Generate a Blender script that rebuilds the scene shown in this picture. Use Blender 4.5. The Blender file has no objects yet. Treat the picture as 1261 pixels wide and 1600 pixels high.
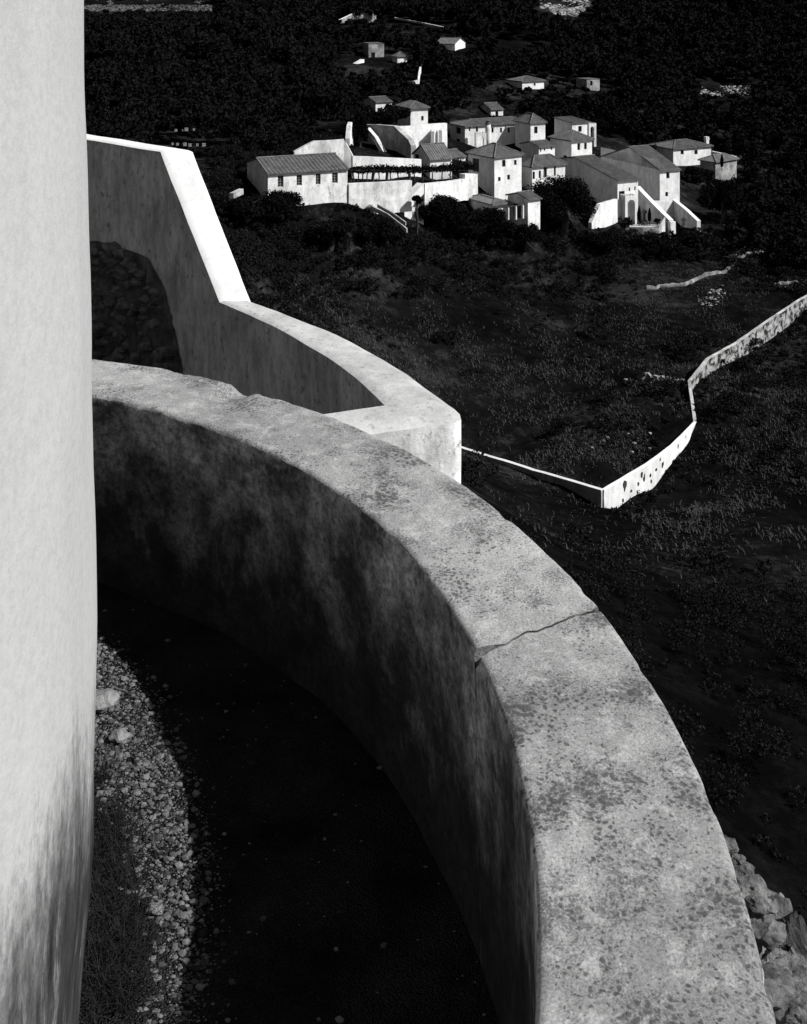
import bpy, math, random
import numpy as np
from mathutils import Vector, noise
R = math.radians
random.seed(7); rng = np.random.default_rng(7)
S = bpy.context.scene

# ------------------------------------------------------------------ camera
F, YH, CX = 1750.0, -10.0, 630.5          # focal length in photo pixels, horizon row, centre column
cd = bpy.data.cameras.new('camera'); cam = bpy.data.objects.new('camera', cd)
S.collection.objects.link(cam); S.camera = cam
cam.location = (0, 0, 0); cam.rotation_euler = (R(90), 0, 0)
cd.sensor_fit = 'VERTICAL'; cd.sensor_height = 36; cd.sensor_width = 36
cd.lens = F * 36 / 1600; cd.shift_y = (YH - 800) / 1600
cd.clip_start = .05; cd.clip_end = 3000

# ------------------------------------------------------------------ sky and sun
SUN_AZ, SUN_EL = -21.0, 42               # azimuth measured from +X (right) towards +Y (away)
sd = Vector((math.cos(R(SUN_EL)) * math.cos(R(SUN_AZ)), math.cos(R(SUN_EL)) * math.sin(R(SUN_AZ)), math.sin(R(SUN_EL))))
w = bpy.data.worlds.new('World'); S.world = w; w.use_nodes = True
nt = w.node_tree; bg = nt.nodes['Background']
sky = nt.nodes.new('ShaderNodeTexSky'); sky.sky_type = 'NISHITA'; sky.sun_disc = False
sky.sun_elevation = R(SUN_EL); sky.sun_rotation = R(90 - SUN_AZ)
sp = nt.nodes.new('ShaderNodeSeparateColor')  # black and white film behind a red filter: only the red of the blue sky counts
nt.links.new(sky.outputs[0], sp.inputs[0]); nt.links.new(sp.outputs[0], bg.inputs[0])
bg.inputs[1].default_value = .085
ld = bpy.data.lights.new('sun', 'SUN'); ld.energy = 5.0; ld.angle = R(.5); ld.color = (1, .995, .99)
lo = bpy.data.objects.new('sun', ld); S.collection.objects.link(lo)
lo.rotation_euler = sd.to_track_quat('Z', 'Y').to_euler(); lo.location = (40, -10, 60)
S.view_settings.view_transform = 'Standard'; S.view_settings.look = 'None'
S.view_settings.exposure = .25; S.view_settings.gamma = 1

# ------------------------------------------------------------------ helpers
def P(px, py, D):                          # a point seen at (px, py) of the photo, D metres ahead
    return Vector(((px - CX) / F * D, D, -(py - YH) / F * D))
ORG = {}
def tag(o, label=None, cat=None, group=None, kind=None):
    if label: o['label'] = label
    if cat: o['category'] = cat
    if group: o['group'] = group
    if kind: o['kind'] = kind
    return o
def thing(name, loc, label, cat, group=None):
    o = bpy.data.objects.new(name, None); S.collection.objects.link(o)
    o.location = loc; o.empty_display_size = .3; ORG[o] = Vector(loc)
    return tag(o, label, cat, group)
def link(name, me, mat, parent=None, org=None):
    o = bpy.data.objects.new(name, me); S.collection.objects.link(o)
    if mat: me.materials.append(mat)
    if parent is not None:
        o.parent = parent; ORG[o] = ORG[parent]
    else:
        o.location = org if org is not None else (0, 0, 0); ORG[o] = Vector(o.location)
    return o
class MB:
    def __init__(s): s.v = []; s.f = []
    def pts(s, l):
        i = len(s.v); s.v += [tuple(p) for p in l]; return list(range(i, i + len(l)))
    def poly(s, *l): s.f.append(s.pts(l))
    def box(s, c, ax, ay, az):             # centre and three half-axis vectors
        c, ax, ay, az = map(Vector, (c, ax, ay, az))
        q = s.pts([c + i * ax + j * ay + k * az for k in (-1, 1) for j in (-1, 1) for i in (-1, 1)])
        for a in ((0, 2, 3, 1), (4, 5, 7, 6), (0, 1, 5, 4), (2, 6, 7, 3), (0, 4, 6, 2), (1, 3, 7, 5)):
            s.f.append([q[i] for i in a])
    def prism(s, pl, d):                   # polygon swept along d
        d = Vector(d); n = len(pl); a = s.pts(pl); b = s.pts([Vector(p) + d for p in pl])
        s.f.append(a[::-1]); s.f.append(b)
        for i in range(n): s.f.append([a[i], a[(i + 1) % n], b[(i + 1) % n], b[i]])
    def tube(s, path, rad, n=7):
        rings = []
        for i, p in enumerate(path):
            p = Vector(p); t = (Vector(path[min(i + 1, len(path) - 1)]) - Vector(path[max(i - 1, 0)])).normalized()
            a = t.orthogonal().normalized(); b = t.cross(a)
            r = rad[i] if hasattr(rad, '__len__') else rad
            rings.append(s.pts([p + r * (math.cos(k * 2 * math.pi / n) * a + math.sin(k * 2 * math.pi / n) * b) for k in range(n)]))
        for q, r_ in zip(rings, rings[1:]):
            for k in range(n): s.f.append([q[k], q[(k + 1) % n], r_[(k + 1) % n], r_[k]])
        s.f.append(rings[0][::-1]); s.f.append(rings[-1])
    def grid(s, rows, closed=False):
        idx = [s.pts(r) for r in rows]
        for a, b in zip(idx, idx[1:]):
            for k in range(len(a) - 1): s.f.append([a[k], a[k + 1], b[k + 1], b[k]])
        return idx
    def build(s, name, mat, parent=None, org=None, smooth=False):
        me = bpy.data.meshes.new(name)
        o_ = ORG[parent] if parent is not None else Vector(org if org is not None else (0, 0, 0))
        me.from_pydata([(x - o_.x, y - o_.y, z - o_.z) for x, y, z in s.v], [], s.f); me.update()
        import bmesh
        bm = bmesh.new(); bm.from_mesh(me); bmesh.ops.recalc_face_normals(bm, faces=bm.faces); bm.to_mesh(me); bm.free()
        if smooth: me.polygons.foreach_set('use_smooth', [True] * len(me.polygons))
        return link(name, me, mat, parent, org)
def quads(name, V, mat, parent=None, org=(0, 0, 0), n=4):   # V: (N,n,3) numpy array of loose faces
    o_ = np.array(ORG[parent] if parent is not None else org, float)
    V = (np.asarray(V, float).reshape(-1, 3) - o_).astype(np.float32); N = len(V) // n
    me = bpy.data.meshes.new(name); me.vertices.add(len(V)); me.vertices.foreach_set('co', V.ravel())
    me.loops.add(len(V)); me.loops.foreach_set('vertex_index', np.arange(len(V), dtype=np.int32))
    me.polygons.add(N); me.polygons.foreach_set('loop_start', np.arange(0, N * n, n, dtype=np.int32))
    me.polygons.foreach_set('loop_total', np.full(N, n, dtype=np.int32)); me.update(); me.validate()
    return link(name, me, mat, parent, org)
def leaf_quads(c, size, up=.35):
    N = len(c); a = rng.normal(size=(N, 3)); a /= np.linalg.norm(a, axis=1)[:, None]
    b = rng.normal(size=(N, 3)); b -= (a * b).sum(1)[:, None] * a; b /= np.linalg.norm(b, axis=1)[:, None]
    s = (size * rng.uniform(.55, 1.3, N))[:, None]
    return np.stack([c - a * s, c - b * s * .5, c + a * s, c + b * s * .5], 1)
def fbm(x, y, z, o=4):
    return noise.fractal((x, y, z), 1.0, 2.0, o)

# ------------------------------------------------------------------ materials (all neutral: a black and white place)
def newmat(name, rough=.9):
    m = bpy.data.materials.new(name); m.use_nodes = True; n = m.node_tree
    b = n.nodes['Principled BSDF']; b.inputs['Roughness'].default_value = rough
    b.inputs['Specular IOR Level'].default_value = .15
    return m, n, b
def g(v): return (v, v, v, 1)
def tex_noise(n, scale, detail=6, rough=.6, sxyz=(1, 1, 1), dist=0, vec=None):
    tc = n.nodes.new('ShaderNodeTexCoord'); mp = n.nodes.new('ShaderNodeMapping'); mp.inputs['Scale'].default_value = sxyz
    n.links.new(vec or tc.outputs['Object'], mp.inputs[0])
    t = n.nodes.new('ShaderNodeTexNoise'); t.inputs['Scale'].default_value = scale; t.inputs['Detail'].default_value = detail
    t.inputs['Roughness'].default_value = rough; t.inputs['Distortion'].default_value = dist
    n.links.new(mp.outputs[0], t.inputs['Vector']); return t.outputs['Fac']
def ramp(n, fac, stops):
    r = n.nodes.new('ShaderNodeValToRGB'); e = r.color_ramp.elements
    while len(e) < len(stops): e.new(.5)
    for el, (p, v) in zip(e, stops): el.position = p; el.color = g(v)
    n.links.new(fac, r.inputs[0]); return r.outputs[0]
def mix(n, a, b, fac, mode='MIX'):
    m = n.nodes.new('ShaderNodeMix'); m.data_type = 'RGBA'; m.blend_type = mode
    for s, v in ((6, a), (7, b), (0, fac)):
        if isinstance(v, (int, float)): m.inputs[s].default_value = v if s == 0 else g(v)
        else: n.links.new(v, m.inputs[s])
    return m.outputs[2]
def bump(n, b, h, dist=.01, strength=1, prev=None):
    k = n.nodes.new('ShaderNodeBump'); k.inputs['Distance'].default_value = dist; k.inputs['Strength'].default_value = strength
    n.links.new(h, k.inputs['Height'])
    if prev: n.links.new(prev, k.inputs['Normal'])
    n.links.new(k.outputs[0], b.inputs['Normal']); return k.outputs[0]
def setc(n, b, c): n.links.new(c, b.inputs['Base Color'])

def mat_plaster(name, hi, lo, scale=.5, lo2=None, a=.42, z=.62, streak=.35, bmp=.01, fine=6):
    m, n, b = newmat(name)
    blot = ramp(n, tex_noise(n, scale, 9, .7, (1, 1, .8)), ((a, lo), (z, hi)))
    st = ramp(n, tex_noise(n, scale * 3.3, 9, .72, (1, 1, .3)), ((.38, 1 - streak), (.6, 1)))
    c = mix(n, blot, st, 1.0, 'MULTIPLY')
    if lo2 is not None:
        f = ramp(n, tex_noise(n, scale * 5, 9, .75, (1, 1, .8)), ((.55, 0), (.66, 1)))
        c = mix(n, c, lo2, f)
    setc(n, b, c); bump(n, b, tex_noise(n, scale * fine, 8, .7), bmp, .6); return m

M = {}
# tower render: bright lime plaster with a dark damp stain of its own shape at the foot
m, n, b = newmat('tower_render')
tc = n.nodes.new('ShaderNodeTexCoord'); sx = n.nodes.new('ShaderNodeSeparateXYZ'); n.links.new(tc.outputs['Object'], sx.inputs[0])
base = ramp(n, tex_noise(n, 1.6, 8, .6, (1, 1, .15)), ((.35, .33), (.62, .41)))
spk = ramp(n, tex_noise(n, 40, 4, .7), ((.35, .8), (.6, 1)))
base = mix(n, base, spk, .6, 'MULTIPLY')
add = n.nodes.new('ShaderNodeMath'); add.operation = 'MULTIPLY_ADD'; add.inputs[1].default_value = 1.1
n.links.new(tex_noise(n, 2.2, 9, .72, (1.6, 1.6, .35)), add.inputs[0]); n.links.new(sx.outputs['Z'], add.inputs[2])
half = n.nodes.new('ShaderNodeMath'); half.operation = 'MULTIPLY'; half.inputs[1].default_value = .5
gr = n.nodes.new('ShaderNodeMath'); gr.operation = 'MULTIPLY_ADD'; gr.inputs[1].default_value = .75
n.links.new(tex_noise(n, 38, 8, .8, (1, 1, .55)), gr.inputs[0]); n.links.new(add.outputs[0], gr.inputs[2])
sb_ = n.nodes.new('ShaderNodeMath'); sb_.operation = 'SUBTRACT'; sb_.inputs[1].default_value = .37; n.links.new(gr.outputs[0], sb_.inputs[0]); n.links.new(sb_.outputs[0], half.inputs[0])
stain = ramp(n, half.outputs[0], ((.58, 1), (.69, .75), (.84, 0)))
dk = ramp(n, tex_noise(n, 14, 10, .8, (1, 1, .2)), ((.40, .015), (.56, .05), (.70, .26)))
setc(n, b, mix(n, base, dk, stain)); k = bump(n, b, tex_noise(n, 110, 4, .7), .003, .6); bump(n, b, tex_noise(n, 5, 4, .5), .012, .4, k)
M['tower'] = m
# parapet coping: weathered cement with lichen blotches
m, n, b = newmat('lichen_cement')
base = ramp(n, tex_noise(n, 1.3, 8, .62), ((.36, .27), (.5, .39), (.62, .47)))
def colony(scale, lo, hi, dsc):
    tc = n.nodes.new('ShaderNodeTexCoord'); wn = n.nodes.new('ShaderNodeTexNoise'); wn.inputs['Scale'].default_value = scale * 1.1; wn.inputs['Detail'].default_value = 5; n.links.new(tc.outputs['Object'], wn.inputs['Vector'])
    va = n.nodes.new('ShaderNodeVectorMath'); va.operation = 'MULTIPLY_ADD'; va.inputs[1].default_value = (1.3 / scale,) * 3
    n.links.new(wn.outputs['Color'], va.inputs[0]); n.links.new(tc.outputs['Object'], va.inputs[2])
    vo = n.nodes.new('ShaderNodeTexVoronoi'); vo.inputs['Scale'].default_value = scale; n.links.new(va.outputs[0], vo.inputs['Vector'])
    ma = n.nodes.new('ShaderNodeMath'); ma.operation = 'MULTIPLY_ADD'; ma.inputs[1].default_value = 1.5
    n.links.new(ramp(n, tex_noise(n, dsc, 8, .68), ((.22, 0), (.80, 1))), ma.inputs[0]); n.links.new(vo.outputs['Distance'], ma.inputs[2])
    hf = n.nodes.new('ShaderNodeMath'); hf.operation = 'MULTIPLY'; hf.inputs[1].default_value = .5; n.links.new(ma.outputs[0], hf.inputs[0])
    return ramp(n, hf.outputs[0], ((lo, 1), (hi, 0)))
c = mix(n, base, .065, mix(n, 0.0, colony(60, .45, .53, 2.6), .8))
c = mix(n, c, .11, mix(n, 0.0, colony(140, .47, .55, 5), .6))
smudge = ramp(n, tex_noise(n, 7, 10, .78), ((.40, .8), (.60, 1)))
c = mix(n, c, smudge, 1.0, 'MULTIPLY')
pale = ramp(n, tex_noise(n, 13, 10, .76, dist=.5), ((.52, 0), (.60, 1)))
c = mix(n, c, .56, mix(n, 0.0, pale, .5))
grain = ramp(n, tex_noise(n, 130, 3, .7), ((.34, .5), (.60, 1)))
c = mix(n, c, grain, .8, 'MULTIPLY')
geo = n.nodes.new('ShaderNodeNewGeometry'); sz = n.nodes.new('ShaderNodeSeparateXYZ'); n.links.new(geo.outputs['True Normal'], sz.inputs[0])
# the vertical faces carry old streaked render, darker towards the foot, instead of lichen
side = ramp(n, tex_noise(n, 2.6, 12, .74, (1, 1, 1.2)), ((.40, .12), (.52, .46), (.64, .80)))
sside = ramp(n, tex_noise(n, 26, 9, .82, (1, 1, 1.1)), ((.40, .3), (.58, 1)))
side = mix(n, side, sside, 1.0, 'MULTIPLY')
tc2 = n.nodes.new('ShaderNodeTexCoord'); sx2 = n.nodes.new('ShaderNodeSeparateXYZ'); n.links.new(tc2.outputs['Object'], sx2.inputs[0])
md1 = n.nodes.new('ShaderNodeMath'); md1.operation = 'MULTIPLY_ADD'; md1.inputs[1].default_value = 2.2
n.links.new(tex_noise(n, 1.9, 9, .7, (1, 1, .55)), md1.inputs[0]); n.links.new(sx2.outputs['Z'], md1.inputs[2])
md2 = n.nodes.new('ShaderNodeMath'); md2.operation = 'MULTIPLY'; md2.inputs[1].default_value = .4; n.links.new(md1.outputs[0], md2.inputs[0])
foot_dark = ramp(n, md2.outputs[0], ((.58, 1), (.82, 0)))  # irregular darkening that grows towards the foot of the wall
side = mix(n, side, .018, mix(n, 0.0, foot_dark, .93))
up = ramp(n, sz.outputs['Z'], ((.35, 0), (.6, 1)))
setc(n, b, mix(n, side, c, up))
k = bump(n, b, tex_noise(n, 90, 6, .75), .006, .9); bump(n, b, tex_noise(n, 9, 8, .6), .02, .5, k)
M['coping'] = m
M['rubble_pale'] = mat_plaster('broken_masonry_stone', .24, .05, 11, .02, .42, .6, .1, .06, 4)  # near-black blotches put the shade of pits into the stone colour
M['stair_wall'] = mat_plaster('aged_white_render', .84, .54, 2.2, .18, .36, .58, .35, .012, 12)
M['stair_top'] = mat_plaster('aged_white_coping', .54, .38, 2.6, .22, .34, .58, .1, .012, 16)
M['stair_slope'] = mat_plaster('fresh_limewash', .80, .70, 2.0, .6, .36, .58, .08, .006, 12)
M['pale_rock'] = mat_plaster('pale_rock', .28, .15, 14, .08, .4, .6, .1, .02, 4)
M['dark_mortar'] = mat_plaster('dark_mortar', .05, .02, 5, None, .4, .6, .1, .02, 5)
M['rubble_bed'] = mat_plaster('rubble_bed', .16, .05, 6, .03, .4, .62, .1, .03, 4)
M['dark_stone'] = mat_plaster('dark_field_stone', .22, .07, 5, None, .4, .62, .1, .02, 5)
M['white'] = mat_plaster('whitewash', .78, .58, .6, .40, .38, .6, .2, .02, 9)
M['white_worn'] = mat_plaster('worn_whitewash', .80, .50, .4, .25, .36, .56, .3, .02, 9)
M['grey_wall'] = mat_plaster('grey_weathered_render', .58, .30, .3, .12, .38, .62, .4, .03, 9)
M['ruin'] = mat_plaster('ruined_masonry', .40, .14, .6, .06, .38, .62, .3, .05, 5)
M['roof'] = mat_plaster('clay_roof_tiles', .125, .065, 1.2, .05, .38, .62, .1, .02, 6)
M['roof_pale'] = mat_plaster('pale_clay_roof_tiles', .17, .09, 1.2, .10, .38, .62, .1, .02, 6)  # paler tile tone for a few low roofs
M['wall_top'] = mat_plaster('limewashed_wall_top', .80, .66, .6, None, .36, .56, .1, .01, 6)
M['valley'] = mat_plaster('patchy_limewash_over_stone', .74, .52, .5, None, .36, .58, .15, .04, 6)
m, n, b = newmat('bare_stone_wall'); v = ramp(n, tex_noise(n, 1.25, 6, .66, (1, 1, 1.3)), ((.43, .015), (.49, .16), (.54, .30), (.7, .40)))
setc(n, b, v); bump(n, b, tex_noise(n, 3, 6, .7), .1, .8); M['valley_stone'] = m
m, n, b = newmat('dark_glass', .25); b.inputs['Base Color'].default_value = g(.012); M['glass'] = m
m, n, b = newmat('dark_wood', .7); setc(n, b, ramp(n, tex_noise(n, 4, 4), ((.3, .03), (.7, .07)))); M['wood'] = m
m, n, b = newmat('bark'); setc(n, b, ramp(n, tex_noise(n, 6, 6), ((.3, .015), (.7, .05)))); M['bark'] = m
def mat_leaf(name, lo, hi):
    m, n, b = newmat(name, .75)
    ge = n.nodes.new('ShaderNodeNewGeometry'); setc(n, b, ramp(n, ge.outputs['Random Per Island'], ((0, lo), (1, hi))))
    b.inputs['Specular IOR Level'].default_value = 0
    return m
M['leaf'] = mat_leaf('dark_leaves', .003, .011)
M['wood_leaf'] = mat_leaf('woodland_leaves', .005, .011)
M['scrub_leaf'] = mat_leaf('scrub_leaves', .004, .018)
M['straw'] = mat_leaf('dry_grass_blades', .025, .07)
M['weed'] = mat_leaf('weed_blades', .003, .03)
M['pebble'] = mat_leaf('gravel_stone', .015, .17)
M['scree'] = mat_leaf('scree_stone', .06, .36); M['bank'] = mat_leaf('dull_bank_stone', .02, .14)
# hillside: black scrub soil broken by patches of dry grass
m, n, b = newmat('hillside_ground')
big = tex_noise(n, .045, 9, .68); fine = tex_noise(n, .9, 8, .75, (1, 1, .4))
mm = n.nodes.new('ShaderNodeMath'); mm.operation = 'MULTIPLY_ADD'; mm.inputs[1].default_value = .55
n.links.new(fine, mm.inputs[0]); n.links.new(big, mm.inputs[2])
setc(n, b, ramp(n, mm.outputs[0], ((.66, .0025), (.80, .007), (.95, .036)))); bump(n, b, fine, .4, .8)
b.inputs['Specular IOR Level'].default_value = 0; M['ground'] = m
m, n, b = newmat('gravel_floor')
vo = n.nodes.new('ShaderNodeTexVoronoi'); vo.inputs['Scale'].default_value = 120
tc = n.nodes.new('ShaderNodeTexCoord'); n.links.new(tc.outputs['Object'], vo.inputs['Vector'])
setc(n, b, mix(n, ramp(n, tex_noise(n, 3, 8, .7), ((.35, .02), (.65, .06))), ramp(n, vo.outputs['Distance'], ((0, 1), (.7, .4))), .8, 'MULTIPLY'))
bump(n, b, vo.outputs['Distance'], -.02, 1); b.inputs['Specular IOR Level'].default_value = 0; M['gravel'] = m

# ------------------------------------------------------------------ terrain
H = 2.1                                    # eye above the parapet top
CEN = Vector((-1.4095 * H, 1.352 * H)); RO, RI = 1.794 * H, 1.5604 * H
ZT, ZF = -H, -1.46 * H                     # parapet top, walkway floor
ctl = [P(*c) for c in (
    (1261, 1590, 28), (1261, 1300, 36), (1261, 1000, 52), (1100, 900, 60), (900, 860, 66), (1261, 820, 72), (1120, 800, 72),
    (1261, 650, 92), (1180, 620, 92), (1261, 540, 110), (1261, 445, 128), (1261, 400, 150),
    (945, 795, 74.6), (975, 800, 76), (1030, 768, 80), (1075, 700, 86), (1092, 660, 88), (1085, 625, 94), (1110, 590, 99),
    (1150, 562, 105), (1200, 530, 112), (1250, 492, 120),
    (722, 712, 88), (850, 752, 80), (940, 720, 80), (1000, 680, 86), (1050, 600, 95), (1000, 520, 112), (900, 560, 105),
    (800, 640, 95), (720, 640, 92), (700, 560, 100), (620, 500, 105), (500, 440, 108), (420, 400, 108), (900, 450, 128), (780, 430, 126),
    (470, 345, 114), (545, 325, 117), (640, 345, 126), (700, 375, 128), (800, 375, 130), (930, 355, 140), (1045, 378, 146), (1095, 378, 152), (1150, 385, 150),
    (552, 288, 125), (560, 285, 131), (660, 282, 134), (600, 222, 156), (700, 240, 165), (730, 242, 182), (830, 235, 186), (890, 260, 165), (950, 262, 172),
    (1050, 265, 192), (1110, 265, 194), (1200, 300, 180), (400, 300, 118), (300, 250, 150), (200, 225, 160),
    (130, 200, 190), (250, 120, 240), (400, 150, 210), (560, 180, 190), (665, 196, 175), (780, 190, 212), (920, 205, 190), (1040, 215, 215),
    (1261, 220, 220), (1150, 150, 270), (130, 30, 330), (330, 40, 320), (560, 40, 310), (560, 95, 258), (630, 98, 255), (600, 165, 200), (710, 80, 275),
    (830, 142, 235), (920, 140, 240), (700, 40, 320), (850, 40, 330), (1000, 60, 330), (1261, 100, 310), (1261, 20, 420), (900, 0, 400), (700, 0, 390), (130, 0, 380), (400, 0, 390))]
ctl += [Vector(c) for c in ((-3, 3, -5), (-3, -3, -4), (0, 7, -8.5), (-3, 10, -7.5), (-5, 15, -6), (5, 5, -13), (4, 12, -15), (10, 2, -16), (10, 10, -19), (20, 20, -24), (12, 35, -27),
    (0, 20, -13), (-1, 40, -20), (4, 60, -27), (-8, 40, -15), (-8, 60, -19), (-12, 85, -20), (-15, 10, -3.5), (-20, 40, -10), (-30, 80, -13), (-15, -10, -2), (15, -15, -14), (35, 0, -20),
    (-150, 100, -5), (-150, 300, 10), (60, 60, -33), (120, 100, -30), (160, 250, -22), (220, 450, 20), (-200, 450, 30), (0, 600, 110), (-250, 650, 120), (250, 650, 110), (60, 20, -24), (100, 30, -20), (0, -40, -6), (80, -40, -15), (-60, -40, 2))]
CT = np.array(ctl); A2 = np.linalg.norm(CT[:, None, :2] - CT[None, :, :2], axis=2)
ones = np.ones((len(CT), 1)); lin = np.c_[ones, CT[:, :2]]
K = np.block([[-A2 - 0 * np.eye(len(CT)), lin], [lin.T, np.zeros((3, 3))]])
sol = np.linalg.solve(K + 1e-9 * np.eye(len(K)), np.r_[CT[:, 2], 0, 0, 0])
def terr_np(xy):
    d = np.linalg.norm(xy[:, None, :] - CT[None, :, :2], axis=2)
    return -d @ sol[:len(CT)] + np.c_[np.ones(len(xy)), xy] @ sol[len(CT):]
def relief(x, y):
    if y <= 20: return 0.0
    a = min(1, (y - 20) / 60) * min(1, .15 + float(np.min((CT[:, 0] - x) ** 2 + (CT[:, 1] - y) ** 2)) ** .5 / 14)
    return a * (.9 * fbm(x * .07, y * .07, 3, 5) + .25 * fbm(x * .5, y * .5, 9, 3))
def terr(x, y): return float(terr_np(np.array([[x, y]]))[0]) + relief(x, y)
def ground_D(px, py, lo=45, hi=420):
    Ds = np.arange(lo, hi, .5); q = np.c_[(px - CX) / F * Ds, Ds]; z = terr_np(q); k = np.nonzero(-(py - YH) / F * Ds < z + .1)[0]
    return float(Ds[k[0]]) if len(k) else None
ys = np.concatenate([np.arange(-45, 0, 3), np.geomspace(1.5, 45, 45) - 1.0, np.arange(45, 200, 1.3), np.geomspace(200, 640, 110)])
mb_rows = []; NX = 240
V = []
for y in ys:
    hw = 62 + .48 * max(y, 0)
    V.append(np.c_[np.linspace(-hw, hw, NX), np.full(NX, y)])
V = np.concatenate(V); Z = np.concatenate([terr_np(V[i:i + 5000]) for i in range(0, len(V), 5000)])
for i, (x, y) in enumerate(V): Z[i] += relief(x, y)
VV = np.c_[V, Z]; nr = len(ys)
idx = np.arange(nr * NX).reshape(nr, NX)
fc = np.stack([idx[:-1, :-1], idx[:-1, 1:], idx[1:, 1:], idx[1:, :-1]], -1).reshape(-1, 4)
me = bpy.data.meshes.new('hillside'); me.from_pydata(VV.tolist(), [], fc.tolist()); me.update()
me.polygons.foreach_set('use_smooth', [True] * len(me.polygons))
hill = link('hillside', me, M['ground']); tag(hill, kind='structure')
hill['label'] = 'dark scrubby hillside and valley'

# ------------------------------------------------------------------ round tower
T = thing('round_tower', (CEN.x, CEN.y, ZF), 'tall white round tower filling the left edge, stained dark at its foot', 'tower')
prof = [(.955, -1.6), (.972, -1.46), (.982, -1.36), (.996, -1.2), (1.002, -1.05), (1.003, -.9), (1.0, -.7), (.995, -.4), (.985, -.1), (.978, .3), (.965, 1.2), (.955, 2.0)]
mb = MB(); rows = []
zz = np.concatenate([np.linspace(-1.6, .2, 60), np.linspace(.3, 2.0, 8)])
pr = np.array(prof)
for z in zz:
    r0 = np.interp(z, pr[:, 1], pr[:, 0]) * H
    row = []
    for k in range(241):
        th = 2 * math.pi * (k % 240) / 240; x, y = math.cos(th), math.sin(th)
        lowa = max(0, min(1, (-.95 - z) / .3))
        r = r0 + .012 * fbm(x * 2, y * 2, z * 1.5, 4) + .02 * lowa * fbm(x * 7, y * 7, z * 3, 4)
        row.append((CEN.x + x * r, CEN.y + y * r, z * H))
    rows.append(row)
mb.grid(rows); mb.build('wall', M['tower'], T, smooth=True)
mb = MB(); rows = []
for q in range(9):
    a = q / 8 * math.pi / 2; r = 2.02 * math.cos(a) + .001
    rows.append([(CEN.x + r * math.cos(k * math.pi / 24), CEN.y + r * math.sin(k * math.pi / 24), 2.0 * H + 1.5 * math.sin(a)) for k in range(49)])
mb.grid(rows); mb.build('dome', M['tower'], T, smooth=True)

# ------------------------------------------------------------------ round parapet
PT = thing('round_parapet', (CEN.x + RO, CEN.y, ZF), 'curved weathered parapet with a broad lichen spotted top and a crack across it', 'parapet')
def thc(r):                                 # bearing of the crack across the coping, degrees
    t = (r - RI) / (RO - RI)
    return 12.9 + 2.3 * t + .5 * fbm(t * 3.2, 3.3, 1, 5)
ZB = -9.0
def section():                              # (r, z, side) from inner foot to outer foot
    e = .025; s = []
    for z in np.linspace(ZF - .25, ZT - e, 34): s.append((RI, z))
    for a in (30, 60): s.append((RI + e * (1 - math.cos(R(a))), ZT - e + e * math.sin(R(a))))
    for r in np.linspace(RI + e, RO - e, 40): s.append((r, ZT))
    for a in (60, 30): s.append((RO - e * (1 - math.cos(R(a))), ZT - e + e * math.sin(R(a))))
    for z in np.concatenate([np.linspace(ZT - e, ZF, 8), np.linspace(ZF - .5, ZB, 6)]): s.append((RO + max(0, (ZT - .3 - z)) * .03, z))
    return s
SEC = section()
def par_pt(r, z, th, drop):
    x, y = math.cos(R(th)), math.sin(R(th))
    X, Y = CEN.x + r * x, CEN.y + r * y
    n1 = fbm(X * 1.1, Y * 1.1, z * 1.1, 4)
    dr = .007 * n1
    top = z > ZT - .03
    zz = z + drop + (.007 * fbm(X * 1.7, Y * 1.7, 5, 4) + .003 * fbm(X * 14, Y * 14, 2, 3) if top else 0)
    if top and (r < RI + .03 or r > RO - .03):           # worn arrises
        c = fbm(X * 9, Y * 9, 8, 4)
        zz -= max(0, c - .2) * (.028 if th > 60 else .010)
        if c > .25: dr += (c - .25) * (.012 if r < RI + .03 else -.012)
    if r > RO - .25 and 54.3 < th < 57.0 and z > ZT - .3:           # chip in the far outer edge
        q = math.sin(math.pi * (th - 54.3) / 2.7) * min(1, (r - RO + .25) / .18)
        zz -= .034 * q
    r += dr
    return (CEN.x + r * x, CEN.y + r * y, zz)
def gap(r): return .0045 + .05 * max(0, 1 - (r - RI) / .085) + .03 * max(0, (r - RO + .05) / .05)
def par_seg(t0, t1, cs, drop, extra=None):
    mb = MB(); ths = list(np.arange(t0, t1, .45)) + [t1]; rows = []
    for th in ths:
        row = []
        for r, z in SEC:
            rr = min(max(r, RI), RO); dd = thc(rr) - 14
            wgt = max(0, 1 - abs(th - 14) / 8); low = r < RI + .001 and z < ZT - .05; gp = math.degrees((.005 if low else gap(rr)) / rr) * .5; dd += (.9 * fbm(z * 2.4, 1, 1, 5) + .8 * (z - ZT)) if low else 0
            t = th + dd * wgt + (gp if cs > 0 else -gp) * max(0, 1 - abs(th - 14) / .5)
            dz = drop(th)
            row.append(par_pt(r, z, t, dz if z > ZT - .35 else 0))
        rows.append(row)
    ix = mb.grid(rows)
    mb.poly(*rows[0]); mb.poly(*rows[-1])
    return mb
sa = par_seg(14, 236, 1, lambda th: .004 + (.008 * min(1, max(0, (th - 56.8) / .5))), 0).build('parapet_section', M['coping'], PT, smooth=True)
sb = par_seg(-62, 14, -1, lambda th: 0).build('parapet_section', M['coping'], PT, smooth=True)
for o in (sa, sb):                             # fresh pale mortar shows where the wall has split
    o.data.materials.append(M['rubble_pale'])
    for p in o.data.polygons:
        if len(p.vertices) > 4: p.material_index = 1; p.use_smooth = False
sb['label'] = 'nearer parapet length, below the crack, heavily spotted with lichen'
sa['label'] = 'farther parapet length curving behind the tower'
mb = MB(); top_ = []; 
rr_ = np.linspace(RI + .012, RO - .01, 60)
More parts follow.
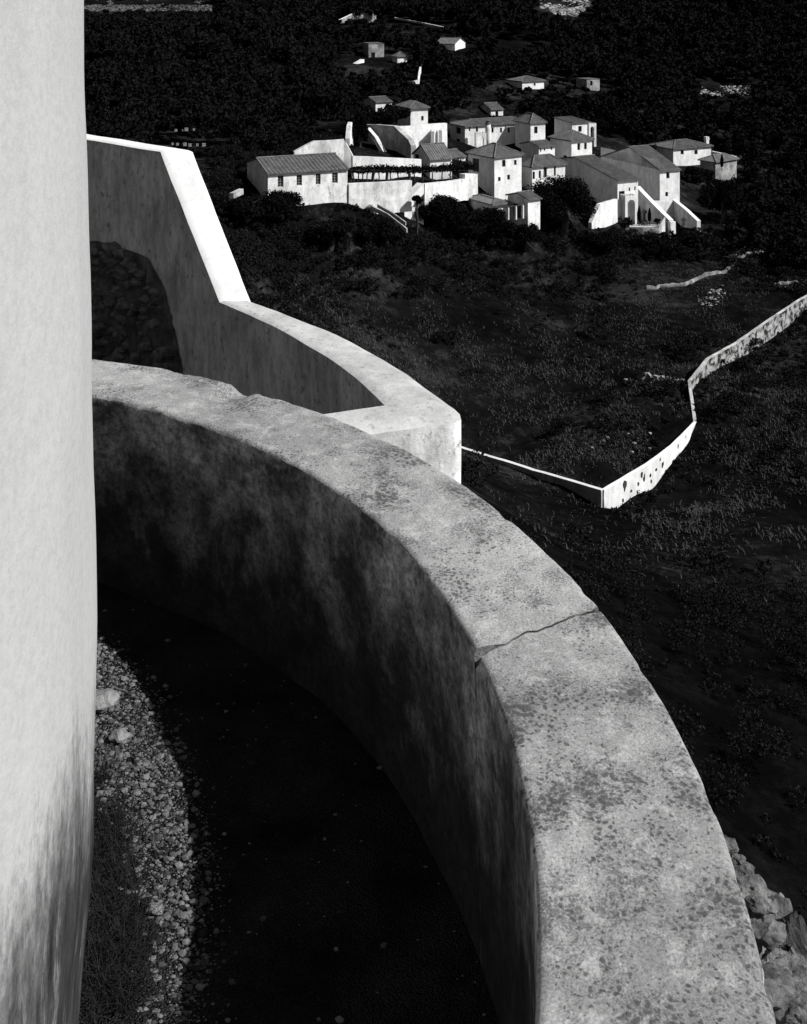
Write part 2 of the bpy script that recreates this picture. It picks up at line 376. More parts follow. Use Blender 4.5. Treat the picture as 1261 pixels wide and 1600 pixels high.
for r in rr_:
    gp = math.degrees((gap(r) * .5 + .002) / r); dz = -.016 - .07 * max(0, 1 - (r - RI) / .09)
    top_.append([(CEN.x + r * math.cos(R(thc(r) + k * gp)), CEN.y + r * math.sin(R(thc(r) + k * gp)), ZT + dz ) for k in (-1, 1)])
mb.grid(top_)
fr = []
for z in np.linspace(ZT - .05, ZF, 60):
    r = RI + .012; gp = math.degrees(.012 / r); jg = .9 * fbm(z * 2.4, 1, 1, 5) + .8 * (z - ZT)
    fr.append([(CEN.x + r * math.cos(R(thc(RI) + jg + k * gp)), CEN.y + r * math.sin(R(thc(RI) + jg + k * gp)), z) for k in (-1, 1)])
mb.grid(fr); mb.build('crack_soil', M['dark_mortar'], PT)
# broken masonry along the outer face
mb = MB(); rows = []
for th in np.arange(1.6, -60, -.13):
    wd = .02 + .30 * min(1, max(0, (1.6 - th) / 14)) ** .9
    wd *= 1 + .45 * fbm(th * .35, 1.3, 2, 4)
    row = []
    for j in range(44):
        t = j / 43; r = RO - .03 + (wd + .03) * min(1, t * 1.35)
        x, y = math.cos(R(th)), math.sin(R(th)); X, Y = CEN.x + r * x, CEN.y + r * y
        rel = noise.multi_fractal((X * 9, Y * 9, 3.1), .8, 2.1, 6) - 1
        z = ZT - .065 - .12 * t * t + .055 * rel * (.4 + t) - .05 * max(0, noise.noise((X * 17, Y * 17, 5)))
        cv = noise.noise((X * 9, Y * 9, 7.7)); z -= .12 * max(0, cv - .1)
        if t > .74: z -= (t - .74) * 4.5
        x2 = r + .03 * noise.noise((X * 15, Y * 15, z * 15))
        row.append((CEN.x + x2 * x, CEN.y + x2 * y, z))
    row.append((row[-1][0], row[-1][1], -4.5)); rows.append(row)
mb.grid(rows); bmas = mb.build('broken_masonry', M['rubble_pale'], PT)
VA, FA, o_ = [], [], 0
for q_ in range(150):
    import bmesh
    th = random.uniform(-34, 0.5); wd = .02 + .30 * min(1, max(0, (1.6 - th) / 14)) ** .9
    r = RO + random.uniform(.0, .95) * wd; s_ = random.uniform(.012, .05) * min(1, .35 + wd * 3)
    bm = bmesh.new(); bmesh.ops.create_icosphere(bm, subdivisions=3, radius=1)
    for v in bm.verts:
        c_ = v.co.copy(); v.co = c_ * (1 + .5 * noise.noise(c_ * 1.2 + Vector((q_ * 2.7, 0, 0))) + .22 * noise.fractal(c_ * 3.5 + Vector((q_, 3, 0)), 1, 2, 4))
    V0 = np.array([v.co[:] for v in bm.verts]); F0 = np.array([[v.index for v in f.verts] for f in bm.faces]); bm.free()
    qq, _ = np.linalg.qr(rng.normal(size=(3, 3))); t = (r - RO) / max(.05, wd)
    v = V0 @ qq * np.array([1.3, 1, .7]) * s_ + np.array([CEN.x + r * math.cos(R(th)), CEN.y + r * math.sin(R(th)), ZT - .05 - .12 * t * t - s_ * .2])
    VA.append(v - np.array(ORG[PT])); FA.append(F0 + o_); o_ += len(v)
me = bpy.data.meshes.new('loose_rubble'); me.from_pydata(np.concatenate(VA).tolist(), [], np.concatenate(FA).tolist()); me.update()
lr_ = link('loose_rubble', me, M['rubble_pale'], PT); lr_.parent = bmas

# ------------------------------------------------------------------ walkway, gravel, weeds
mb = MB(); rows = []
for r in np.linspace(.9 * H, RI + .1, 34):
    row = []
    for k in range(361):
        th = R((k % 360)); X, Y = CEN.x + r * math.cos(th), CEN.y + r * math.sin(th)
        row.append((X, Y, ZF + .03 * fbm(X * 2, Y * 2, 1, 4) + .08 * max(0, (1.12 * H - r))))
    rows.append(row)
mb.grid(rows); tag(mb.build('walkway', M['gravel'], smooth=True), 'gravel walkway between tower and parapet', kind='structure')
def stone_mesh(seed, sub=1):
    import bmesh
    bm = bmesh.new(); bmesh.ops.create_icosphere(bm, subdivisions=sub, radius=1)
    for v in bm.verts: v.co *= 1 + .5 * noise.noise(v.co * 1.3 + Vector((seed * 3.1, seed, 0)))
    V = np.array([v.co[:] for v in bm.verts]); Fc = [[v.index for v in f.verts] for f in bm.faces]; bm.free(); return V, np.array(Fc)
protos = [stone_mesh(i) for i in range(8)]
def scatter_stones(name, pts, sizes, mat):
    VA, FA, o = [], [], 0
    for p, s in zip(pts, sizes):
        V0, F0 = protos[random.randrange(8)]
        q, _ = np.linalg.qr(rng.normal(size=(3, 3)))
        v = V0 @ q * np.array([1, rng.uniform(.55, 1), rng.uniform(.4, .7)]) * s + p
        VA.append(v); FA.append(F0 + o); o += len(v)
    me = bpy.data.meshes.new(name); me.from_pydata(np.concatenate(VA).tolist(), [], np.concatenate(FA).tolist()); me.update()
    return link(name, me, mat)
pts, sz = [], []
while len(pts) < 26000:
    th = random.uniform(-25, 66); r = math.sqrt(random.uniform((.98 * H) ** 2, RI ** 2))
    X, Y = CEN.x + r * math.cos(R(th)), CEN.y + r * math.sin(R(th))
    px = CX + X / Y * F if Y > .5 else 9999
    if random.random() > .006 + .99 * math.exp(-(max(0, r - np.interp(th, (0, 12, 34, 58), (2.26, 2.31, 2.50, 2.8))) / .09) ** 2): continue  # shade put into the spread: gravel thinned out past the sunlit strip
    s = min(.013, .0026 * random.paretovariate(2.3)) * (1.0 + .3 * random.random())
    pts.append((X, Y, ZF + .03 * fbm(X * 2, Y * 2, 1, 4) + s * .25)); sz.append(s)
tag(scatter_stones('gravel', np.array(pts), sz, M['pebble']), 'loose gravel strewn on the walkway', kind='stuff')
def on_floor(px, py): return P(px, py, F * (-ZF) / (py - YH))
for i, (px, py, s, lab) in enumerate(((161, 1104, .07, 'large pale rock lying on the gravel at the tower foot, farther of two'), (187, 1156, .042, 'pale angular rock on the gravel just below the larger rock'),
                                      (243, 1425, .028, 'grey rounded stone on the gravel by the shadow edge'))):
    V0, F0 = stone_mesh(20 + i, 3); p = on_floor(px, py)
    V0 = V0 * np.array([1, .8, .55]) * s
    me = bpy.data.meshes.new('rock'); me.from_pydata(V0.tolist(), [], F0.tolist()); me.update()
    tag(link('rock', me, M['pale_rock'], None, (p.x, p.y, p.z + s * .35)), lab, 'rock')
def blades(cent, h, w_, lean):
    N = len(cent); a = rng.uniform(0, 2 * np.pi, N); l = rng.uniform(.1, 1, N) * lean
    hh = h * rng.uniform(.4, 1.1, N); d = np.c_[np.cos(a), np.sin(a), np.zeros(N)]
    s = np.c_[-np.sin(a), np.cos(a), np.zeros(N)] * w_
    upv = np.c_[np.zeros((N, 2)), hh]
    mid = cent + upv * .6 + d * (l * hh * .35)[:, None]; tip = cent + upv * (1 - .35 * np.minimum(l, 1))[:, None] + d * (l * hh)[:, None]
    return np.concatenate([np.stack([cent - s, cent + s, mid + s * .7, mid - s * .7], 1), np.stack([mid - s * .7, mid + s * .7, tip + s * .15, tip - s * .15], 1)])
cent = []
for (px, py, rad, n_) in ((160, 1225, .05, 300), (165, 1290, .07, 500), (180, 1330, .09, 500), (165, 1390, .10, 600), (190, 1435, .08, 420), (160, 1500, .13, 700), (185, 1560, .13, 600), (150, 1590, .14, 600), (215, 1500, .05, 120), (212, 1190, .03, 40)):
    p = on_floor(px, py)
    n_ = int(n_ * .4); q = rng.normal(size=(n_, 3)) * rad * .55; q[:, 2] = 0; q += np.array(p)
    d = np.hypot(q[:, 0] - CEN.x, q[:, 1] - CEN.y); cent.append(q[d > .985 * H])
cent = np.concatenate(cent); cent[:, 2] = ZF
tag(quads('dry_weeds', blades(cent, .10, .0012, 2.4), M['weed']), 'dry wiry weeds at the tower foot', kind='stuff')

# ------------------------------------------------------------------ stepped stair wall beyond the parapet
SW = thing('stair_wall', (-1.5, 11, -9), 'white rendered stair wall stepping down behind the curved parapet', 'wall')
Hs = 3.5
def lv(px, py): D = F * Hs / (py - YH); return ((px - CX) / F * D, D, -Hs)
inner = [(-8.2, 19.0, -1.93), (-4.31, 15.18, -1.96), (-3.04, 14.0, -1.96), lv(343, 470), lv(400, 493), lv(470, 530), lv(535, 568), lv(605, 632)]
outer = [(-8.2, 19.6, -1.93), (-4.46, 15.73, -1.96), (-2.64, 14.0, -1.96), lv(392, 470), lv(470, 497), lv(540, 527), lv(600, 557), lv(700, 629)]
def resample(pl, segs):
    out = []
    for (a, b, n_) in zip(pl, pl[1:], segs):
        for k in range(n_): out.append(Vector(a).lerp(Vector(b), k / n_))
    out.append(Vector(pl[-1])); return out
segs = [14, 8, 14, 6, 6, 6, 8]
I_, O_ = resample(inner, segs), resample(outer, segs)
def smooth_xy(pl, a, b, it):
    for _ in range(it):
        q = [p.copy() for p in pl]
        for i in range(a, b): pl[i].xy = (q[i - 1].xy + 2 * q[i].xy + q[i + 1].xy) / 4
smooth_xy(I_, 38, len(I_) - 1, 10); smooth_xy(O_, 38, len(O_) - 1, 14)
# around the blunt corner and back along the leg towards the parapet
leg_in = [Vector(lv(605, 632)), Vector(lv(516, 646)), Vector((-1.7, 9.0, -Hs)), Vector((-3.4, 8.6, -Hs))]
leg_out = [Vector(lv(700, 629)), Vector(lv(714, 638)), Vector(lv(721, 646)), Vector(lv(719, 652)), Vector(lv(706, 655)), Vector(lv(660, 660)), Vector(lv(574, 669)), Vector((-1.7, 8.55, -Hs)), Vector((-3.4, 8.15, -Hs))]
mbt, mbw = MB(), MB()
NT = 8
def jit(p): return Vector((p.x + .008 * fbm(p.x * 2, p.y * 2, p.z * 2, 3), p.y + .008 * fbm(p.x * 2, p.y * 2 + 5, p.z * 2, 3), p.z + .010 * fbm(p.x * 1.5, p.y * 1.5, 4, 4)))
rows = []
for a, b in zip(I_, O_):
    row = []
    for k in range(NT + 1):
        t = k / NT; p = a.lerp(b, t); e = min(t, 1 - t) * NT
        p.z -= .02 if e < .5 else 0
        row.append(jit(p))
    rows.append(row)
mbs_ = MB(); mbs_.grid(rows[:37]); mbs_.build('sloping_coping', M['stair_slope'], SW, smooth=True); mbt.grid(rows[36:])
def drop_face(mb, top, zb, n_=14, batter=0, nrm=None):
    rows = []
    for k in range(n_ + 1):
        t = (k / n_) ** 1.3; row = []
        for p in top:
            q = Vector((p.x, p.y, p.z + (zb - p.z) * t))
            row.append((q.x + .015 * fbm(q.x * 1.5, q.y * 1.5, q.z * 1.5, 4) * min(1, k), q.y + .015 * fbm(q.x * 1.5 + 9, q.y * 1.5, q.z * 1.5, 4) * min(1, k), q.z))
        rows.append(row)
    mb.grid(rows)
drop_face(mbw, [Vector(r[0]) for r in rows], -9)
drop_face(mbw, [Vector(r[-1]) for r in rows], -12)
# leg top: fan between inner edge line and outer edge line
def along(pl, n_):
    L = [0]
    for a, b in zip(pl, pl[1:]): L.append(L[-1] + (b - a).length)
    out = []
    for k in range(n_ + 1):
        d = L[-1] * k / n_
        for i in range(len(pl) - 1):
            if d <= L[i + 1] + 1e-9: out.append(pl[i].lerp(pl[i + 1], (d - L[i]) / max(1e-9, L[i + 1] - L[i]))); break
    return out
nl = 40
lo_, li_ = along(leg_out, nl), []
# match inner points by x so the strips stay square to the leg
lin_ = along(leg_in, 200)
for p in lo_:
    li_.append(min(lin_, key=lambda q: abs(q.x - min(p.x, leg_in[0].x))))
rows = []
for i_, (a, b) in enumerate(zip(li_, lo_)):
    row = []
    for k in range(NT + 1):
        t = k / NT; p = a.lerp(b, t); fall = max(0, (t - .6) / .4); p.z -= .05 * fall ** 2 * min(1, i_ / 10) + (.02 if i_ < 10 and k in (0, NT) else 0) * (1 - min(1, i_ / 10))
        row.append(jit(p))
    rows.append(row)
mbt.grid(rows)
drop_face(mbw, [Vector(r[-1]) for r in rows], -12)
drop_face(mbw, [Vector(r[0]) for r in rows], -9)
mbw.build('wall_face', M['stair_wall'], SW, smooth=True)
mbt.build('coping', M['stair_top'], SW, smooth=True)
# bare rubble where the render has fallen away, low on the shaded face
def face_hit(px, py):                       # hit the two vertical inner faces left of the step
    best = None
    for a, b in ((Vector(inner[1]), Vector(inner[2])), (Vector(inner[2]), Vector(inner[3])), (Vector(inner[0]), Vector(inner[1]))):
        k = (px - CX) / F; d = b - a
        t = (k * a.y - a.x) / (d.x - k * d.y)
        if -.02 <= t <= 1.02:
            D = a.y + d.y * t; nrm = Vector((d.y, -d.x, 0)).normalized()
            if nrm.y > 0: nrm = -nrm
            best = (P(px, py, D), nrm); break
    return best
def rub_edge(py):                            # right edge of the bare patch
    return np.interp(py, (375, 390, 402, 450, 520, 585, 640), (150, 200, 232, 258, 274, 288, 296))
mb = MB(); rows = []
for py in np.arange(376, 640, 4):
    row = []; xr_ = rub_edge(py) + 3 * noise.noise((py * .09, 1, 1))
    for k in range(61):
        px = 60 + (xr_ - 60) * k / 60
        p, nm = face_hit(px, py + 5 * max(0, 1 - k / 40) * noise.noise((px * .05, 1, 4)))
        edge = min(1, (60 - k) / 4, (py - 376) / 10)
        q = p + nm * (.012 + .045 * edge * (1 + 1.0 * fbm(p.x * 4, p.y * 4, p.z * 4, 3)))
        row.append(q)
    rows.append(row)
mb.grid(rows); rub = mb.build('bare_rubble', M['rubble_bed'], SW, smooth=True)
VA, FA, o_ = [], [], 0
for _ in range(230):
    py = random.uniform(386, 625); px = random.uniform(100, rub_edge(py) - 6); h = face_hit(px, py)
    if not h: continue
    V0, F0 = stone_mesh(random.randrange(900), 2); s = random.uniform(.03, .11)
    v = V0 * np.array([1.2, .8, .75]) * s
    v = v + np.array(h[0] + h[1] * .055) - np.array(ORG[SW]); VA.append(v); FA.append(F0 + o_); o_ += len(v)
me = bpy.data.meshes.new('field_stones'); me.from_pydata(np.concatenate(VA).tolist(), [], np.concatenate(FA).tolist()); me.update()
fs = link('field_stones', me, M['dark_stone'], SW); fs.parent = rub

# ------------------------------------------------------------------ buildings
KEEP = []                                   # (px0, py0, px1, py1, D): what trees must not stand in front of
FOOT = []                                   # footprint discs
def wall_face(mb, A, u, L, z0, z1, holes, inw, depth=.22):
    us = sorted({0, L} | {q for h in holes for q in h[:2]}); zs = sorted({z0, z1} | {q for h in holes for q in h[2:]})
    pt = lambda a, z, d=0: Vector((A[0] + u.x * a + inw.x * d, A[1] + u.y * a + inw.y * d, z))
    for a, b in zip(us, us[1:]):
        for c, d in zip(zs, zs[1:]):
            if any(h[0] - 1e-6 <= a and b <= h[1] + 1e-6 and h[2] - 1e-6 <= c and d <= h[3] + 1e-6 for h in holes): continue
            mb.poly(pt(a, c), pt(b, c), pt(b, d), pt(a, d))
    for h in holes:
        a, b, c, d = h
        for p, q in (((a, c), (b, c)), ((b, c), (b, d)), ((b, d), (a, d)), ((a, d), (a, c))):
            mb.poly(pt(*p), pt(*q), pt(*q, depth), pt(*p, depth))
def window(par, A, u, inw, h, bars=True, kind='window'):
    a, b, c, d = h; mb = MB(); dep = .12; t = min(.07, (b - a) * .12)
    pt = lambda x, z, y: Vector((A[0] + u.x * x + inw.x * y, A[1] + u.y * x + inw.y * y, z))
    def bar(x0, x1, z0, z1):
        mb.box(pt((x0 + x1) / 2, (z0 + z1) / 2, dep + .03), u.to_3d() * ((x1 - x0) / 2), inw.to_3d() * .03, Vector((0, 0, (z1 - z0) / 2)))
    bar(a + .002, a + t, c + .002, d - .002); bar(b - t, b - .002, c + .002, d - .002); bar(a + t, b - t, c + .002, c + t); bar(a + t, b - t, d - t, d - .002)
    if bars and kind == 'window':
        bar((a + b) / 2 - t * .3, (a + b) / 2 + t * .3, c + t, d - t)
        for k in (1, 2, 3): zc = c + (d - c) * k / 4; bar(a + t, b - t, zc - t * .25, zc + t * .25)
    o = mb.build(kind, M['wood'] if not bars else M['frame'], par)
    mp = MB(); mp.poly(pt(a, c, .2), pt(b, c, .2), pt(b, d, .2), pt(a, d, .2)); mp.build('pane' if kind == 'window' else 'leaf', M['glass'] if kind == 'window' else M['wood'], o)
M['frame'] = mat_plaster('painted_window_frame', .30, .18, 2, None, .4, .6, .1, .005, 4)
def slope(mb, A, B, U, iL=0, iR=0, per=.32, amp=.045):
    A, B, U = Vector(A), Vector(B), Vector(U); L = (B - A).length; e = (B - A) / L; nrm = e.cross(U).normalized()
    if nrm.z < 0: nrm = -nrm
    n_ = max(4, int(L / per * 4)); rows = []
    for k in range(n_ + 1):
        d = L * k / n_; t = 1.0
        if iL > 0: t = min(t, d / iL)
        if iR > 0: t = min(t, (L - d) / iR)
        off = nrm * amp * math.cos(2 * math.pi * d / per)
        p0 = A + e * d + off
        rows.append([p0 + Vector((0, 0, -.12)) - off, p0] + [p0 + U * (t * q) + Vector((0, 0, .02 * noise.noise((d * .8 + A.x, q * 3, A.y)))) for q in (.33, .66, 1)])
    mb.grid(rows)
def house(name, label, cat, corner, D, base, yaw, xr, L=None, xl=None, peak=None, roof='hip', rise=1.5, winR=(), winL=(), wall='white', rmat='roof', over=.28, inset=None, bars=False, group=None, chim=(), keep=True, extra_z=1.2, per=.32, doorL=(), doorR=()):
    a = R(yaw); dR, dL = Vector((math.cos(a), math.sin(a))), Vector((-math.sin(a), math.cos(a)))
    C = P(corner[0], corner[1], D); c2 = C.xy; zE = C.z; zB = P(corner[0], base, D).z
    def solve(d, px): k = (px - CX) / F; return (k * c2.y - c2.x) / (d.x - k * d.y)
    LR = solve(dR, xr)
    if peak:
        t = solve(dL, peak[0]); rise = P(peak[0], peak[1], c2.y + dL.y * t).z - zE; LL = 2 * t if L is None else L; pk = t
    else:
        LL = L if L else solve(dL, xl); pk = LL / 2
    T_ = thing(name, (c2.x + (dR.x * LR + dL.x * LL) / 2, c2.y + (dR.y * LR + dL.y * LL) / 2, zB), label, cat, group)
    def rect(d, w_):
        k0, k1 = solve(d, w_[0]), solve(d, w_[2]); k0, k1 = min(k0, k1), max(k0, k1); dep = c2.y + d.y * (k0 + k1) / 2
        return (k0, k1, P(0, w_[3], dep).z, P(0, w_[1], dep).z)
    hR = [rect(dR, w_) for w_ in winR]; hL = [rect(dL, w_) for w_ in winL]; dRh = [rect(dR, w_) for w_ in doorR]; dLh = [rect(dL, w_) for w_ in doorL]
    ok = lambda hs, LM: [h for h in hs if h[0] > .05 and h[1] < LM - .05]
    hR, dRh, hL, dLh = ok(hR, LR), ok(dRh, LR), ok(hL, LL), ok(dLh, LL)
    mb = MB(); z0 = zB - extra_z
    z1 = zE
    wall_face(mb, c2, dR, LR, z0, z1, hR + dRh, dL)
    wall_face(mb, c2, dL, LL, z0, z1, hL + dLh, dR)
    b2 = c2 + dL * LL; wall_face(mb, b2, dR, LR, z0, z1, [], -dL)
    r2 = c2 + dR * LR; wall_face(mb, r2, dL, LL, z0, z1, [], -dR)
    v3 = lambda p, z: Vector((p.x, p.y, z))
    if roof == 'gable':
        for q in (c2, r2): mb.poly(v3(q, z1), v3(q + dL * LL, z1), v3(q + dL * pk, z1 + rise - .05))
    if roof == 'gableR':
        for q in (c2, b2): mb.poly(v3(q, z1), v3(q + dR * LR, z1), v3(q + dR * LR / 2, z1 + rise - .05))
    if roof == 'shed':
        for q in (c2, r2): mb.poly(v3(q, z1), v3(q + dL * LL, z1), v3(q + dL * LL, z1 + rise - .03))
        mb.poly(v3(b2, z1), v3(r2 + dL * LL, z1), v3(r2 + dL * LL, z1 + rise - .03), v3(b2, z1 + rise - .03))
    wo = mb.build('wall', M[wall], T_)
    for h in hR: window(T_, c2, dR, dL, h, bars)
    for h in hL: window(T_, c2, dL, dR, h, bars)
    for h in dRh: window(T_, c2, dR, dL, h, False, 'door')
    for h in dLh: window(T_, c2, dL, dR, h, False, 'door')
    mb = MB(); o = over; ze = z1 + .02
    hips = []
    if roof == 'gable':
        s = rise / pk; s2 = rise / (LL - pk)
        slope(mb, v3(c2 - dR * .15 - dL * o, ze - o * s), v3(r2 + dR * .15 - dL * o, ze - o * s), v3(dL * (pk + o), rise + o * s), per=per)
        slope(mb, v3(b2 - dR * .15 + dL * o, ze - o * s2), v3(r2 + dL * (LL + o) + dR * .15, ze - o * s2), v3(-dL * (LL - pk + o), rise + o * s2), per=per)
        hips.append((v3(c2 + dL * pk - dR * .15, ze + rise), v3(r2 + dL * pk + dR * .15, ze + rise)))
    elif roof == 'gableR':
        s = rise / (LR / 2)
        slope(mb, v3(c2 - dL * .15 - dR * o, ze - o * s), v3(b2 + dL * .15 - dR * o, ze - o * s), v3(dR * (LR / 2 + o), rise + o * s), per=per)
        slope(mb, v3(r2 - dL * .15 + dR * o, ze - o * s), v3(r2 + dL * (LL + .15) + dR * o, ze - o * s), v3(-dR * (LR / 2 + o), rise + o * s), per=per)
        hips.append((v3(c2 + dR * (LR / 2) - dL * .15, ze + rise), v3(b2 + dR * (LR / 2) + dL * .15, ze + rise)))
    elif roof == 'shed':
        s = rise / LL
        slope(mb, v3(c2 - dR * .15 - dL * o, ze - o * s), v3(r2 + dR * .15 - dL * o, ze - o * s), v3(dL * (LL + 2 * o), rise + 2 * o * s), per=per)
    elif roof == 'hip':
        A_, B_ = LR + 2 * o, LL + 2 * o; hb = min(A_, B_) / 2; i = inset if inset else hb
        q00 = v3(c2 - dR * o - dL * o, ze - .1); q10 = v3(r2 + dR * o - dL * o, ze - .1); q01 = v3(b2 - dR * o + dL * o, ze - .1); q11 = v3(r2 + dL * (LL + o) + dR * o, ze - .1)
        dR3, dL3, up_ = v3(dR, 0), v3(dL, 0), Vector((0, 0, rise + .1))
        if A_ >= B_:
            slope(mb, q00, q10, dL3 * (B_ / 2) + up_, i, i, per); slope(mb, q01, q11, -dL3 * (B_ / 2) + up_, i, i, per)
            slope(mb, q00, q01, dR3 * i + up_, B_ / 2, B_ / 2, per); slope(mb, q10, q11, -dR3 * i + up_, B_ / 2, B_ / 2, per)
            e1, e2 = q00 + dL3 * (B_ / 2) + dR3 * i + up_, q10 + dL3 * (B_ / 2) - dR3 * i + up_
            hips += [(q00, e1), (q01, e1), (q10, e2), (q11, e2), (e1, e2)]
        else:
            slope(mb, q00, q01, dR3 * (A_ / 2) + up_, i, i, per); slope(mb, q10, q11, -dR3 * (A_ / 2) + up_, i, i, per)
            slope(mb, q00, q10, dL3 * i + up_, A_ / 2, A_ / 2, per); slope(mb, q01, q11, -dL3 * i + up_, A_ / 2, A_ / 2, per)
            e1, e2 = q00 + dR3 * (A_ / 2) + dL3 * i + up_, q01 + dR3 * (A_ / 2) - dL3 * i + up_
            hips += [(q00, e1), (q10, e1), (q01, e2), (q11, e2), (e1, e2)]
    else:
        mb.box(v3(c2 + dR * LR / 2 + dL * LL / 2, z1 - .02), v3(dR * (LR / 2 + .06), 0), v3(dL * (LL / 2 + .06), 0), (0, 0, .06))
    ro = mb.build('roof', M[rmat], T_)
    if roof != 'flat':
        md = ro.modifiers.new('thick', 'SOLIDIFY'); md.thickness = .09; md.offset = -1
        mh = MB()
        for p, q in hips:
            if (q - p).length > .3: mh.tube([p + Vector((0, 0, .03)), q + Vector((0, 0, .05))], .085, 6)
        if mh.v: mh.build('ridge_tiles', M['ridge'], T_).parent = ro
    for (px, y0, y1, dd, r_) in chim:        # chimney: photo column, top row, foot row, extra depth, half width
        c = P(px, y0, D + dd); f_ = P(px, y1, D + dd); mc = MB()
        mc.box((c + f_) / 2, v3(dR * r_, 0), v3(dL * r_, 0), (0, 0, (c.z - f_.z) / 2)); mc.box(c, v3(dR * r_ * 1.25, 0), v3(dL * r_ * 1.25, 0), (0, 0, .07)); mc.box(c + Vector((0, 0, .32)), v3(dR * r_ * 1.1, 0), v3(dL * r_ * 1.1, 0), (0, 0, .06))
        for sx_ in (-1, 1): mc.box(c + Vector((0, 0, .16)) + v3(dR * r_ * .8 * sx_, 0), v3(dR * r_ * .2, 0), v3(dL * r_, 0), (0, 0, .1))
        mc.build('chimney', M['white'], T_).parent = ro
    if keep: KEEP.append((corner[0] - 14, corner[1] - 14, xr + 2, base + 2, D))
    cc = c2 + dR * LR / 2 + dL * LL / 2; FOOT.append((cc.x, cc.y, .46 * math.hypot(LR, LL)))
    return T_
M['ridge'] = mat_plaster('mortared_ridge_tiles', .17, .08, 2, None, .4, .6, .1, .01, 4)
def sub(z, s, rects): return [(z[0] + r[0] * s, z[1] + r[1] * s, z[0] + r[2] * s, z[1] + r[3] * s) for r in rects]
Z2 = lambda *r: sub((690, 160), .33307, r)
Z4 = lambda *r: sub((900, 220), .17447, r)
B1 = house('long_house', 'long white house with four barred windows and a ribbed tile roof, farthest left', 'house', (418.7, 270), 115, 352, 23, 543, peak=(402, 247), roof='gable', wall='white_worn', bars=True, per=.44,
      winR=[(434, 274.4, 443, 292.4), (463.3, 273, 472, 290), (493.3, 271, 501, 288.4), (518.9, 269.8, 528, 286.2)])
house('low_house', 'low white house with tile roof behind the vine pergola', 'house', (672, 247), 138, 266, 23, 706, peak=(659, 226), roof='gable', winL=[(648, 241, 655, 251)], wall='white', rmat='roof_pale')
house('low_house', 'small low white house right of the low house behind the pergola', 'house', (709, 244), 152, 256, 26, 727, L=5, roof='gable', rise=.5, rmat='roof_pale', winR=[(715, 246, 717, 251)])
house('tower_house', 'small square white tower house with one window above the white terrace', 'house', (641.5, 168), 172, 200, 26, 668.5, L=4.5, roof='hip', rise=.75, winR=[(658.2, 181.2, 662, 188.4)])
house('row_house', 'long white convent range with small upper windows and a hip roof', 'convent range', (726.6, 196), 185, 246, 27, 832, xl=703.5, roof='hip', rise=.62, wall='white',
      winR=Z2((128, 116, 135, 135), (161, 113, 171, 138), (234, 118, 244, 142), (274, 118, 284, 142), (310, 118, 321, 142), (388, 120, 399, 143)), doorR=Z2((375, 160, 388, 200)), winL=Z2((67, 117, 90, 147), (68, 170, 86, 200)))
house('corner_tower', 'white tower block with pointed tile roof at the end of the convent range', 'house', (829, 192), 184, 226, 28, 852, L=4.5, roof='hip', rise=1.3, winR=[(834.6, 197.6, 840, 208.5)])
house('back_house', 'little white house with one window directly behind the long convent range', 'house', (767, 170.5), 215, 192, 25, 786, peak=(757, 161), roof='gable', winR=[(774, 174, 778.6, 182)])
house('square_house', 'large square white house with hip roof and two rows of small windows', 'house', (772.6, 245), 140, 314, 36, 815, xl=731.6, roof='hip', rise=1.2, wall='white',
      winR=Z2((284, 270, 300, 302), (340, 270, 352, 294), (265, 350, 277, 370), (308, 340, 321, 363)), doorL=Z2((145, 263, 176, 325)))
house('lower_house', 'white house with tall narrow windows just behind the biggest dark tree', 'house', (831.5, 260), 147, 306, 30, 883, xl=811.5, roof='hip', rise=1.1, winR=Z2((427, 325, 438, 360), (456, 320, 466, 355), (527, 300, 536, 345)), doorR=Z2((478, 302, 494, 352)))
house('middle_house', 'small white house squeezed between the hip roofs in the village centre', 'house', (842, 229), 162, 250, 30, 867, peak=(828, 221), roof='gable', winR=Z2((462, 213, 468, 232), (480, 210, 486, 228), (512, 207, 519, 224)))
house('hip_house', 'white house with hip roof and two narrow windows above the long tiled roof', 'house', (893, 219), 166, 262, 32, 925, xl=860, roof='hip', rise=1.1, winR=Z2((637, 192, 650, 224), (669, 190, 681, 220)), winL=Z2((570, 248, 588, 280)))
house('upper_house', 'small white house with one dark window behind the hip roofed house', 'house', (894, 192), 186, 212, 28, 922, L=5, roof='shed', rise=.4, winR=[(903.5, 197, 909, 206)])
house('long_roof_house', 'church range with a long plain tiled roof sloping to a white front', 'house', (965, 282), 148, 356, 26, 997, peak=(897, 245), roof='gable', wall='white', extra_z=2,
      winR=Z4((385, 450, 437, 520), (472, 418, 486, 452), (522, 408, 535, 442)), doorR=Z4((390, 672, 418, 742)))
house('gabled_church', 'tall gabled building with big grey side wall and two windows in its white front', 'church', (1031, 266), 158, 318, 24, 1062, peak=(983, 229.5), roof='gable', wall='white',
      winR=[(1041, 269, 1046.3, 279), (1039.6, 300, 1044, 307)], winL=Z4((432, 105, 440, 150), (507, 120, 514, 160)))
house('right_house', 'detached white house with two square windows, farthest right of the village', 'house', (1052, 231.5), 194, 268, 27, 1111, L=6, roof='hip', rise=.85, winR=[(1063.5, 234.5, 1068.4, 241.2), (1085, 234.5, 1090, 241.2)], chim=((1104, 217, 226, 5, .3),))
house('stone_shed', 'low grey stone shed beside the detached house', 'shed', (1118, 252), 185, 278, 40, 1151, xl=1094, roof='hip', rise=.7, wall='ruin', rmat='roof_pale')
house('lean_to', 'lean-to shed with a long sloping tile roof under the square house', 'shed', (770, 318), 131, 340, 30, 793, xl=731.5, roof='hip', rise=.25, wall='white_worn', rmat='roof_pale')
